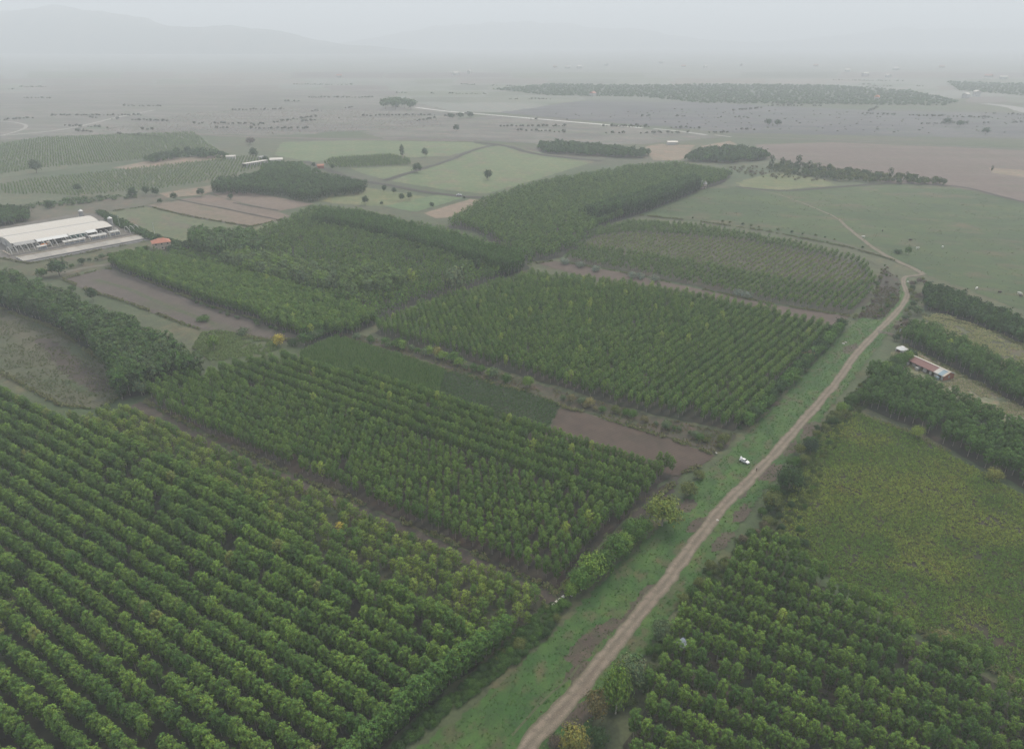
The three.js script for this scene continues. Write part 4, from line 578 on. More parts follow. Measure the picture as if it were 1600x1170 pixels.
hedge('roadside bush right of the road near the bottom', 'bushes right of the road, lowest stretch', [[1040, 990], [1005, 1045], [975, 1085], [948, 1130]], 3.0, [1.6, 3.6], [GREEN.dark, GREEN.grey, [0.095, 0.08, 0.055]], 1.6, BN);
hedge('undergrowth bush at the left corner of the crop field', 'bushes at the left corner of the crop field', [[1262, 790], [1240, 815], [1215, 842], [1250, 850]], 2.8, [1.2, 3], [GREEN.dark, GREEN.deep, GREEN.olive], 3.0, BN);
hedge('low scrub bush left of the road bend', 'scrub by the road bend', [[1385, 418], [1372, 450], [1360, 478], [1335, 500], [1375, 495], [1398, 465]], 5, [1.5, 3.2], [[0.1, 0.075, 0.06], GREEN.olive, GREEN.dark], 2.0, BM, { key: 'bm' });
hedge('dark scrub bush right of the road bend', 'scrub right of the road bend', [[1440, 436], [1428, 455], [1432, 480], [1410, 510], [1400, 535]], 4, [1.6, 4], [[0.1, 0.08, 0.06], GREEN.olive, GREEN.deep], 2.4, BM, { key: 'bm' });
hedge('small bush at the foot of the yellow tipped poplars', 'bushes along the grey brown field', [[300, 471], [345, 489], [400, 508], [450, 524]], 6, [1.6, 3], [GREEN.grey, GREEN.dark], 0.8, BM, { key: 'bm', miss: 0.2 });
hedge('bush on the grass strip below the shed yard', 'bushes below the shed yard', [[110, 420], [145, 408], [180, 402], [215, 396], [235, 392]], 6, [3, 5.5], [GREEN.dark, GREEN.deep, GREEN.grey], 1.6, BM, { key: 'bm' });
hedge('bush along the upper side of the meadow track', 'bushes by the meadow track', [[1385, 402], [1340, 385], [1280, 370], [1220, 362], [1150, 350], [1060, 340]], 9, [1.5, 3.2], [GREEN.deep, GREEN.olive], 1.0, BM, { key: 'bm', miss: 0.25 });
hedge('dark tree by the orange roofed house', 'trees by the orange roofed house', [[266, 398], [274, 402], [282, 396], [296, 388]], 7, [7, 10], [GREEN.deep], 0.8, BM, { key: 'bm', name: 'house_tree' });
// ------------------------------------------------------------------ crops, weeds and grass tufts: what nobody could count
function clump(seed, n, size, rad, h, up = 0.3) { const L = new Leaves(seed), r = rng(seed); for (let i = 0; i < n; i++) { const a = r() * 6.28, q = Math.sqrt(r()) * rad, y = h * (0.15 + 0.85 * r()) * (1 - 0.4 * q / rad), k = 0.65 + 0.7 * r(), g = r(); L.add(Math.cos(a) * q, y, Math.sin(a) * q, Math.cos(a) * 0.8 + r() - 0.5, up + r() * 0.6, Math.sin(a) * 0.8 + r() - 0.5, size, [(0.8 + 0.45 * g) * k, k, (0.8 + 0.3 * g) * k]); } return L.done(); }
function stalks(seed, n, len, rad) { const L = new Leaves(seed), r = rng(seed); for (let i = 0; i < n; i++) { const a = r() * 6.28, q = r() * rad, w = 0.10 * len, x = Math.cos(a) * q, z = Math.sin(a) * q, dx = (r() - 0.5) * len * 0.7, dz = (r() - 0.5) * len * 0.7, h = len * (0.7 + 0.5 * r()), b = r() * 6.28, k = 0.7 + 0.6 * r(), u = r(); L.p.push(x - Math.cos(b) * w, 0, z - Math.sin(b) * w, x + Math.cos(b) * w, 0, z + Math.sin(b) * w, x + dx, h, z + dz); for (let j = 0; j < 3; j++) L.c.push((0.8 + 0.4 * u) * k, k, 0.9 * k); } return L.done(); }
const CL = { leafy: [1, 2, 3].map((s) => clump(200 + s, 16, 0.36, 0.45, 0.8)), leafyBig: [1, 2].map((s) => clump(210 + s, 12, 0.62, 0.6, 1.4)), tuft: [1, 2, 3].map((s) => stalks(220 + s, 14, 0.42, 0.5)), maize: [1, 2].map((s) => stalks(230 + s, 16, 2.0, 0.6)) };
function cover(name, label, category, pg, geos, pts, colFn, size) {
  const g = new THREE.Group(), seen = pts.filter((p) => { const q = screen(p.x, 0, p.z); return q[0] > -30 && q[0] < 1630 && q[1] < 1200; });
  geos.forEach((geo, i) => {
    const mine = seen.filter((p, k) => k % geos.length === i), im = new THREE.InstancedMesh(geo, LEAF, mine.length); im.castShadow = im.receiveShadow = true; im.name = name.split('_')[0] + '_clump'; im.userData.kind = 'stuff';
    mine.forEach((p, k) => { const s = size * p.k; Q4.setFromAxisAngle(UPV, p.rot); M4.compose(V(p.x, (p.y ?? 0.3), p.z), Q4, V(s, s * (0.8 + 0.4 * p.t), s)); im.setMatrixAt(k, M4); const c = colFn(p); im.setColorAt(k, new THREE.Color(c[0], c[1], c[2])); });
    g.add(im);
  });
  top(g, name); return tag(g, label, category, null, 'stuff');
}
const scatter = (pg, n, seed, keep) => { const r = rng(seed), xs = pg.map((p) => p.x), zs = pg.map((p) => p.z), x0 = Math.min(...xs), x1 = Math.max(...xs), z0 = Math.min(...zs), z1 = Math.max(...zs), out = []; for (let i = 0; i < n; i++) { const x = x0 + (x1 - x0) * r(), z = z0 + (z1 - z0) * r(); const p = { x, z, t: r(), rot: r() * 6.28, k: 0.7 + 0.6 * r() }; if (inside(pg, x, z) && (!keep || keep(p, r))) out.push(p); } return out; };
{ // the yellow green crop: leafy clumps in loose rows with bare, browned spots
  const pg = poly(PG.crop), bare = (p) => fbm(p.x / 9, p.z / 9, 801, 4);
  const pts = rows(pg, A_DIR, 0.6, 1.0, { seed: 201, jit: 0.35, miss: 0.1, vary: 0.25 }).filter((p) => bare(p) < 0.68 + 0.25 * p.t - 0.06);
  cover('crop', 'yellow green leafy crop covering the field right of the road', 'crop', pg, CL.leafy, pts, (p) => { const a = fbm(p.x / 22, p.z / 22, 811, 4), q = fbm(p.x / 3, p.z / 3, 821, 2); let c = mixc([0.07, 0.125, 0.022], [0.125, 0.165, 0.03], sm(0.35, 0.65, a)); c = mixc(c, [0.132, 0.099, 0.033], 0.35 * sm(0.68, 0.85, q)); return c.map((v) => v * (0.65 + 0.7 * p.t)); }, 1.2);
  const pg2 = poly(PG.corn); cover('maize', 'pale green maize standing in the plot left of the dark crop', 'maize', pg2, CL.maize, rows(pg2, B_DIR, 1.1, 1.2, { seed: 202, jit: 0.3, miss: 0.04, vary: 0.15 }), (p) => mixc([0.078, 0.15, 0.036], [0.12, 0.19, 0.06], p.t), 1.0);
  const pg3 = poly(PG.darkCrop); cover('crop', 'dark green low crop in the plot beside the brown ploughed field', 'crop', pg3, CL.leafyBig, rows(pg3, B_DIR, 0.9, 1.9, { seed: 203, jit: 0.35, miss: 0.05, vary: 0.25 }), (p) => mixc([0.034, 0.07, 0.02], [0.056, 0.1, 0.03], p.t), 1.0);
}
{ // the verge: grass tufts and dead weeds
  const vg = poly([[520, 1290], [680, 1150], [790, 1062], [850, 1005], [905, 948], [970, 878], [1060, 800], [1085, 752], [1130, 715], [1165, 684], [1232, 612], [1312, 525], [1360, 486], [1400, 442], [1426, 470], [1400, 505], [1318, 612], [1270, 672], [1240, 705], [1200, 760], [1110, 880], [1060, 950], [960, 1085], [905, 1170], [800, 1330]]);
  const rp = road.getSpacedPoints(400), near_ = (x, z, d) => { for (const q of rp) if (Math.abs(q.x - x) < d && Math.abs(q.z - z) < d && Math.hypot(q.x - x, q.z - z) < d) return true; return false; };
  cover('grass', 'bright green grass tufts of the verge', 'grass', vg, CL.tuft, scatter(vg, 60000, 211, (p) => !near_(p.x, p.z, 2.6)), (p) => { const a = fbm(p.x / 9, p.z / 9, 831, 4); return mixc([0.034, 0.1, 0.012], [0.075, 0.13, 0.026], sm(0.4, 0.65, a)).map((v) => v * (0.8 + 0.4 * p.t)); }, 0.75);
  cover('weeds', 'dark olive tussocks and low thistles in patches on the verge', 'weeds', vg, CL.leafy, scatter(vg, 12000, 213, (p) => fbm(p.x / 5, p.z / 5, 851, 4) > 0.56 && !near_(p.x, p.z, 2.6)), (p) => mixc([0.045, 0.075, 0.02], [0.08, 0.075, 0.04], p.t), 0.5);
  cover('weeds', 'dry brown and olive weeds scattered over the verge', 'weeds', vg, CL.leafy, scatter(vg, 14000, 212, (p) => fbm(p.x / 7, p.z / 7, 841, 4) > 0.58 && !near_(p.x, p.z, 2.4)), (p) => mixc([0.124, 0.104, 0.061], [0.099, 0.124, 0.05], p.t), 0.45);
}
for (const [label, k, n, seed, size, c0, c1, geo] of [
  ['weeds and seedlings on the ground of the young poplar strip', 'young', 9000, 221, 0.8, [0.058, 0.083, 0.026], [0.099, 0.083, 0.045], CL.leafy],
  ['low weeds on the ground under the lower left poplars', 'front', 9000, 222, 0.9, [0.042, 0.058, 0.021], [0.075, 0.058, 0.038], CL.leafy],
  ['low weeds on the ground under the lower right poplars', 'corner', 9000, 223, 0.9, [0.042, 0.071, 0.021], [0.071, 0.058, 0.038], CL.leafy],
  ['thin weeds over the sparse poplar plot', 'bare', 7000, 224, 1.1, [0.075, 0.091, 0.038], [0.124, 0.099, 0.061], CL.leafy]]) cover('weeds', label, 'weeds', 0, geo, scatter(poly(PG[k]), n, seed), (p) => mixc(c0, c1, p.t), size);
for (const [label, pts, n, seed, size, c0, c1, keep] of [
  ['weeds and pale rubble clumps on the stony strip by the barn', [[1392, 552], [1412, 540], [1450, 558], [1500, 583], [1560, 618], [1700, 690], [1700, 735], [1640, 699], [1540, 654], [1480, 624], [1440, 607], [1400, 592]], 14000, 231, 0.9, [0.112, 0.156, 0.05], [0.297, 0.261, 0.173], 0.42],
  ['pale tall weeds of the strip above the poplar rows', [[1440, 492], [1480, 492], [1540, 515], [1700, 583], [1700, 650], [1640, 615], [1520, 553], [1450, 518]], 12000, 232, 1.0, [0.149, 0.186, 0.063], [0.286, 0.271, 0.149], 0.4],
  ['weeds along the strip below the upper poplar block', [[520, 522], [560, 522], [640, 545], [760, 578], [900, 618], [1040, 656], [1150, 680], [1140, 697], [1118, 710], [1040, 682], [960, 658], [876, 634], [810, 610], [700, 582], [560, 540]], 14000, 233, 1.1, [0.061, 0.091, 0.028], [0.115, 0.099, 0.054], 0.46],
  ['weeds in rows over the fallow field at the left', [[-160, 470], [-40, 470], [0, 484], [80, 512], [165, 568], [192, 620], [150, 640], [92, 634], [0, 582], [-160, 540]], 22000, 234, 0.8, [0.05, 0.085, 0.024], [0.1, 0.105, 0.05], 0.42],
  ['tiny saplings of the bright plot by the yellow tree', [[315, 520], [345, 517], [420, 532], [440, 546], [400, 556], [330, 566], [300, 545]], 5000, 235, 1.3, [0.075, 0.124, 0.033], [0.108, 0.149, 0.05], 0.3],
  ['dry brush on the rough ground by the road bend', [[1372, 440], [1362, 476], [1340, 496], [1380, 500], [1405, 470], [1408, 440], [1385, 415]], 5000, 236, 1.2, [0.083, 0.061, 0.05], [0.075, 0.083, 0.038], 0.45],
  ['weeds along the brown path below the middle poplars', [[198, 640], [330, 698], [430, 746], [560, 802], [700, 862], [800, 910], [868, 938], [800, 922], [700, 874], [560, 814], [430, 758], [330, 710]], 9000, 237, 0.8, [0.058, 0.087, 0.026], [0.099, 0.087, 0.042], 0.5],
  ['rough tussocks over the big green meadow', [[1000, 337], [1105, 296], [1270, 297], [1500, 296], [1640, 330], [1640, 490], [1450, 428], [1330, 388], [1080, 345]], 9000, 238, 0.8, [0.066, 0.104, 0.038], [0.095, 0.099, 0.054], 0.58]]) cover('weeds', label, 'weeds', 0, CL.leafy, scatter(poly(pts), n, seed, (p) => fbm(p.x / 8, p.z / 8, seed, 4) > keep), (p) => mixc(c0, c1, p.t), size);
{ // ragged weeds where one field meets the next
  const edges = [[[876, 636], [960, 660], [1040, 684], [1118, 712], [1092, 730], [1062, 744]], [[1335, 645], [1430, 680], [1560, 754], [1700, 830]], [[98, 437], [165, 420], [200, 428], [330, 480], [478, 522], [470, 531], [410, 532], [300, 512], [190, 470], [140, 456], [98, 437]], [[838, 412], [868, 408], [960, 424], [1080, 449], [1200, 475], [1328, 495]], [[0, 484], [80, 512], [165, 568], [192, 620], [150, 640], [92, 634], [0, 582]], [[198, 640], [330, 704], [430, 752], [560, 808], [700, 868], [800, 916], [853, 945]], [[222, 627], [330, 684], [430, 731], [560, 787], [700, 847], [800, 895], [866, 924]], [[525, 528], [640, 562], [695, 580], [810, 610], [876, 634]], [[866, 930], [960, 846], [1060, 748]], [[1270, 705], [1300, 660], [1335, 645]], [[158, 333], [230, 323], [300, 340], [392, 355], [440, 344]], [[0, 404], [45, 413], [225, 378]], [[1290, 900], [1380, 955], [1480, 1012], [1640, 1095]], [[1440, 492], [1540, 515], [1640, 560]], [[1000, 337], [1080, 345], [1200, 362], [1330, 388], [1400, 408]], [[1410, 540], [1450, 558], [1560, 618], [1640, 660]], [[1400, 592], [1440, 607], [1540, 654], [1640, 699]]];
  const r = rng(261), pts = [];
  edges.forEach((e, q) => { const w = poly(e); for (let i = 0; i < w.length - 1; i++) { const a = w[i], b = w[i + 1], len = Math.hypot(b.x - a.x, b.z - a.z); for (let s = 0; s < len; s += 0.32) { const t = s / len, x = a.x + (b.x - a.x) * t + gs(r) * 0.9, z = a.z + (b.z - a.z) * t + gs(r) * 0.9; if (noise(x / 5, z / 5, 900) > 0.34) pts.push({ x, z, t: r(), rot: r() * 6.28, k: (0.6 + 0.9 * r()) * (0.7 + 0.8 * noise(x / 9, z / 9, 901)) }); } } });
  cover('weeds', 'ragged green and brown weeds along the field edges', 'weeds', 0, CL.leafy, pts, (p) => mixc(mixc([0.06, 0.1, 0.026], [0.09, 0.12, 0.038], p.t), [0.13, 0.11, 0.065], p.k > 1.1 ? 0.5 : 0), 1.25);
}
// ------------------------------------------------------------------ buildings, car, person, animals and small things
const mat = (c, o = {}) => new THREE.MeshStandardMaterial({ color: new THREE.Color(...c), roughness: o.r ?? 0.8, metalness: o.m ?? 0 });
const stain = grain(256, (u, v) => { const a = fbm(u * 6, v * 6, 51, 4, 6), b = noise(u * 40, v * 6, 52, 40); const l = 0.72 + 0.34 * (a - 0.2) - 0.12 * sm(0.6, 0.9, b); return [l, l * 0.985, l * 0.96]; });
const smat = (c, o = {}) => { const m = mat(c, o); m.map = stain; return m; };
const MT = { slabPale: smat([0.3, 0.275, 0.245]), slabDark: smat([0.22, 0.205, 0.185]), white: smat([0.409, 0.403, 0.384]), whitePaint: mat([0.446, 0.446, 0.446], { r: 0.35 }), roofWhite: smat([0.43, 0.405, 0.37], { r: 0.6 }), grey: smat([0.248, 0.248, 0.248]), steel: mat([0.384, 0.384, 0.372], { r: 0.5 }), concrete: smat([0.26, 0.242, 0.217]), darkOpen: mat([0.019, 0.019, 0.019]), glass: mat([0.012, 0.015, 0.019], { r: 0.1 }), rubber: mat([0.015, 0.015, 0.015], { r: 0.9 }), redRoof: smat([0.13, 0.05, 0.045], { r: 0.7 }), orangeRoof: smat([0.31, 0.118, 0.074]), brick: smat([0.26, 0.105, 0.062]), cream: smat([0.384, 0.322, 0.26]), blue: smat([0.186, 0.26, 0.31]), blueGrey: smat([0.186, 0.211, 0.26]), orange: mat([0.372, 0.124, 0.031]), green: mat([0.031, 0.087, 0.081]), turquoise: mat([0.05, 0.186, 0.155]), red: mat([0.248, 0.012, 0.012], { r: 0.3 }), lamp: mat([0.496, 0.496, 0.465], { r: 0.15 }), chrome: mat([0.372, 0.372, 0.372], { r: 0.25, m: 1 }) };
function bx(w, h, d, x, y, z, bevel = 0) { const g = bevel ? new RoundedBoxGeometry(w, h, d, 2, bevel) : new THREE.BoxGeometry(w, h, d); g.translate(x, y, z); return g; }
function thing(name, label, category, x, z, rot = 0, group) { const g = top(new THREE.Group(), name); g.position.set(x, layer + 0.002, z); g.rotation.y = rot; return tag(g, label, category, group); }
function prism(pts, len) { // cross-section points [z, y] swept along x from 0 to len
  const s = new THREE.Shape(pts.map((p) => new THREE.Vector2(-p[0], p[1]))), g = new THREE.ExtrudeGeometry(s, { depth: len, bevelEnabled: false, curveSegments: 8 }); g.rotateY(Math.PI / 2); return g;
}
{ // the long white roofed shed with two vaulted spans
  const R0 = 0.842, L = 76, W = 30.2, t = thing('livestock_shed', 'very long pale roofed shed with two low vaulted spans at the left edge', 'shed', -391.8, -544.6, R0);
  for (const k of [0, 1]) {
    const z0 = -k * W, arc = [], n = 14, th = 0.25, hgt = (q) => 5.0 + 1.7 * Math.sin(Math.PI * q);
    const outer = [], inner = []; for (let i = 0; i <= n; i++) { const q = i / n, z = z0 - q * (W - 2.2); outer.push([z, hgt(q)]); inner.push([z, hgt(q) - th]); }
    const roof = mesh(prism([...outer, ...inner.reverse()], L), MT.roofWhite, 'roof', t);
    for (let i = 0; i < 19; i++) mesh(bx(0.16, 0.07, W * 0.52, 2 + i * 4, 0, 0), MT.steel, 'roof_seam', roof).position.set(0, 0, 0), roof.children[i].geometry = (() => { const parts = []; for (let j = 0; j < n; j++) { const a = [z0 - j / n * (W - 2.2), hgt(j / n)], b = [z0 - (j + 1) / n * (W - 2.2), hgt((j + 1) / n)], l = Math.hypot(b[0] - a[0], b[1] - a[1]), g = new THREE.BoxGeometry(0.14, 0.06, l); g.rotateX(Math.atan2(b[1] - a[1], -(b[0] - a[0]))); g.translate(1.5 + i * 4, (a[1] + b[1]) / 2 + 0.03, (a[0] + b[0]) / 2); parts.push(g); } return mergeGeometries(parts); })();
    const gable = [[z0, 0], ...Array.from({ length: n + 1 }, (_, i) => [z0 - i / n * (W - 2.2), hgt(i / n) - 0.3]), [z0 - W + 2.2, 0]];
    for (const x of [0.3, L - 0.6]) { const g = mesh(prism(gable, 0.25), MT.white, 'gable_wall', t); g.position.x = x; mesh(bx(0.35, 4, 5, 0.13, 2, z0 - W / 2), MT.grey, 'door', g); }
  }
  mesh(bx(L, 0.3, 2.4, L / 2, 4.85, -W + 1.1), MT.grey, 'valley_gutter', t);
  mesh(bx(L - 1, 0.9, 0.2, L / 2, 0.45, -0.6), MT.white, 'front_parapet', t); mesh(bx(L - 1, 5, 0.2, L / 2, 2.5, -2 * W + 1.2), MT.white, 'side_wall', t);
  const lean = (x0, x1, m, name) => { const g = bx(x1 - x0, 0.15, 5.2, (x0 + x1) / 2, 0, 0); g.rotateX(0.22); g.translate(0, 4.35, 2.5); mesh(g, m, name, t); };
  lean(1, 16, MT.grey, 'canopy'); lean(17, 40, MT.steel, 'canopy'); lean(54, 62, MT.steel, 'canopy');
  for (let i = 0; i < 14; i++) mesh(bx(0.2, 3.8, 0.2, 2 + i * 4.6, 1.9, 4.8), MT.steel, 'canopy_post', t);
  mesh(bx(13, 2.4, 0.3, 47, 3.2, 4.2), MT.green, 'dark_screen', t); { const g = bx(13.4, 0.15, 4, 47, 0, 0); g.rotateX(0.2); g.translate(0, 4.7, 2.4); mesh(g, MT.white, 'canopy', t); }
  for (const [i, x, z] of [[0, 74, -2 * W - 3], [1, 80, -14]]) {
    const q = V(x, 0, z).applyAxisAngle(UPV, R0), s = thing('feed_silo', ['grey feed silo behind the far right corner of the long shed', 'grey feed silo at the right end of the long shed'][i], 'silo', -391.8 + q.x, -544.6 + q.z, 0, 'feed silos of the long shed');
    mesh(new THREE.CylinderGeometry(2, 2, 6, 20).translate(0, 6, 0), MT.grey, 'drum', s); mesh(new THREE.ConeGeometry(2.1, 1.6, 20).translate(0, 9.8, 0), MT.steel, 'lid', s); mesh(new THREE.CylinderGeometry(2, 0.4, 2, 20).translate(0, 2, 0), MT.steel, 'hopper', s);
    for (let k = 0; k < 4; k++) mesh(bx(0.18, 3.4, 0.18, 1.7 * Math.cos(k * 1.57 + 0.78), 1.7, 1.7 * Math.sin(k * 1.57 + 0.78)), MT.steel, 'leg', s);
  }
  // unfinished frame of white curved portals in front
  const f = thing('open_barn', 'unfinished open barn frame of white curved portals in front of the long shed', 'barn', -391.8, -544.6, R0);
  for (let i = 0; i < 25; i++) {
    const c = new THREE.CatmullRomCurve3([V(0, 0, 4 + 2.2), V(0, 3.4, 6.3), V(0, 4.6, 8), V(0, 4.9, 11), V(0, 4.1, 14), V(0, 2.6, 16.6), V(0, 0, 17.6)]);
    if (i > 7 && i % 6 === 3) continue;
    const p = mesh(new THREE.TubeGeometry(c, 22, 0.25, 6), MT.white, 'portal', f); p.position.x = -5 + i * 4;
  }
  for (const [z, y] of [[6.3, 3.4], [11, 4.9], [16.6, 2.6]]) mesh(bx(28, 0.14, 0.14, 9, y + 0.2, z), MT.white, 'purlin', f);
  mesh(bx(98, 0.7, 0.4, 43, 0.35, 18.6), MT.concrete, 'kerb_wall', f); mesh(bx(0.4, 1.0, 18, -6.6, 0.5, 9.6), MT.cream, 'end_wall', f);
  const at = (x, z) => { const q = V(x, 0, z).applyAxisAngle(UPV, R0); return [-391.8 + q.x, -544.6 + q.z]; };
  const sl = thing('concrete_slab', 'long pale concrete strip with low walls in front of the barn frame', 'slab', ...at(0, 0), R0);
  mesh(bx(92, 0.3, 17, 41, 0.15, 36), MT.concrete, 'slab', sl); mesh(bx(92, 0.9, 0.4, 41, 0.45, 27.3), MT.cream, 'low_wall', sl); mesh(bx(92, 0.8, 0.4, 41, 0.4, 44.7), MT.grey, 'low_wall', sl); mesh(bx(0.4, 1.0, 17, -5.2, 0.5, 36), MT.white, 'end_wall', sl);
  for (let i = 0; i < 9; i++) mesh(bx(9.4, 0.05, 16.4, 0 + i * 10.2, 0.33, 36), [MT.concrete, MT.slabPale, MT.concrete, MT.slabDark][i * 7 % 4], 'slab_panel', sl);
  const dt = thing('drain_trench', 'dark trench along the front of the pale concrete strip', 'trench', ...at(0, 0), R0); mesh(bx(88, 0.12, 2.2, 42, 0.06, 48.5), MT.grey, 'trench_floor', dt); mesh(bx(88, 0.5, 0.3, 42, 0.25, 49.8), MT.grey, 'trench_side', dt);
  const bw = thing('boundary_wall', 'pale low wall closing the right end of the shed yard', 'wall', ...at(0, 0), R0); mesh(bx(0.5, 1.6, 66, 93, 0.8, 12), MT.cream, 'wall', bw); mesh(bx(0.7, 0.12, 66, 93, 1.66, 12), MT.white, 'coping', bw); mesh(bx(6, 0.3, 22, 88, 0.15, 32), MT.cream, 'ramp', bw);
  const lowShed = (label, x, z, l, w) => { const s = thing('yard_shelter', label, 'shelter', ...at(x, z), R0 + 0.06), g = bx(l, 0.16, w, 0, 0, 0); g.rotateX(0.12); g.translate(0, 2.9, 0); mesh(g, MT.white, 'roof', s); for (const i of [-1, -0.5, 0, 0.5, 1]) for (const j of [-1, 1]) mesh(bx(0.15, 2.7, 0.15, i * (l / 2 - 0.3), 1.35, j * (w / 2 - 0.3)), MT.steel, 'post', s); mesh(bx(l * 0.9, 1.4, 0.1, 0, 0.9, w / 2 - 0.45), MT.blueGrey, 'front_panel', s); };
  lowShed('long white roofed yard shelter with bluish front, middle of the barn frame', 40, 15, 17, 4); lowShed('white roofed yard shelter right of the long one', 59, 13, 13, 5); lowShed('short white shelter at the right end of the barn frame', 73, 10, 8, 4); lowShed('small white shelter at the left end of the barn frame', 16, 16.5, 7, 3);
  const tr = thing('farm_trailer', 'orange and cream farm trailer parked among the white portals', 'trailer', ...at(20.5, 9), R0 + 0.3); mesh(bx(4.4, 1.6, 2.3, -1, 1.6, 0, 0.1), MT.orange, 'body', tr); mesh(bx(2.6, 2.4, 2.3, 3, 2.0, 0, 0.15), MT.cream, 'cab', tr); for (const x of [-2, 0, 3]) for (const z of [-1.1, 1.1]) mesh(new THREE.CylinderGeometry(0.55, 0.55, 0.35, 14).rotateX(Math.PI / 2).translate(x, 0.55, z), MT.rubber, 'wheel', tr);
  const pole = (label, x, z, h) => { const s = thing('utility_pole', label, 'pole', ...at(x, z)); mesh(new THREE.CylinderGeometry(0.1, 0.16, h, 8).translate(0, h / 2, 0), MT.steel, 'mast', s); mesh(bx(1.8, 0.12, 0.12, 0, h - 0.6, 0), MT.steel, 'crossarm', s); };
  pole('grey pole at the right gable of the long shed', 86, -12, 11); pole('slim grey pole by the hedge near the orange roofed house', 96, 34, 10);
}
function hipHouse(name, label, cat, x, z, rot, w, d, h, rise, wallM, roofM, o = {}) {
  const t = thing(name, label, cat, x, z, rot, o.group), e = 0.5;
  mesh(bx(w, h, d, 0, h / 2, 0), wallM, 'wall', t);
  const rl = o.gable ? w / 2 + e : Math.max(0.3, w / 2 - d / 2), p = [[-w / 2 - e, h, d / 2 + e], [w / 2 + e, h, d / 2 + e], [w / 2 + e, h, -d / 2 - e], [-w / 2 - e, h, -d / 2 - e], [-rl, h + rise, 0], [rl, h + rise, 0]];
  const f = [[0, 1, 5], [0, 5, 4], [1, 2, 5], [2, 3, 4], [2, 4, 5], [3, 0, 4], [0, 2, 1], [0, 3, 2]], pos = []; f.forEach((q) => q.forEach((i) => pos.push(...p[i])));
  const g = new THREE.BufferGeometry(); g.setAttribute('position', new THREE.Float32BufferAttribute(pos, 3)); g.setAttribute('uv', new THREE.Float32BufferAttribute(pos.filter((_, i) => i % 3 < 2).map((v) => v / 4), 2)); g.computeVertexNormals();
  const r = mesh(g, roofM, 'roof', t); if (o.chimney) mesh(bx(0.7, 1.6, 0.7, w * 0.2, h + rise * 0.8, -d * 0.1), MT.brick, 'chimney', r);
  if (o.win) for (let fl = 0; fl < o.win; fl++) for (const i of [-0.32, 0, 0.32]) { const wn = mesh(bx(1.3, 1.3, 0.14, i * w, 1.7 + fl * 2.9, d / 2 + 0.03), MT.white, 'window', t); mesh(bx(1.05, 1.05, 0.05, i * w, 1.7 + fl * 2.9, d / 2 + 0.11), MT.glass, 'pane', wn); }
  if (o.door) mesh(bx(1, 2.1, 0.12, o.door * w, 1.05, d / 2 + 0.04), MT.redRoof, 'door', t);
  return t;
}
hipHouse('house', 'two storey house with orange hipped roof beside the shed yard', 'house', -276.5, -549, 0.55, 13, 10, 5.6, 2.6, MT.cream, MT.orangeRoof, { win: 2, door: 0.16, chimney: true });
hipHouse('annex', 'low tan outbuilding right of the orange roofed house', 'outbuilding', -263.5, -546, 0.45, 7, 5, 2.8, 1.2, MT.cream, MT.cream, { gable: true, door: 0.1 });
hipHouse('hut', 'small pale hut behind the dark tree of the orange roofed house', 'hut', -255, -547, 0.45, 3, 3, 2.4, 0.8, MT.white, MT.grey, { door: 0.1 });
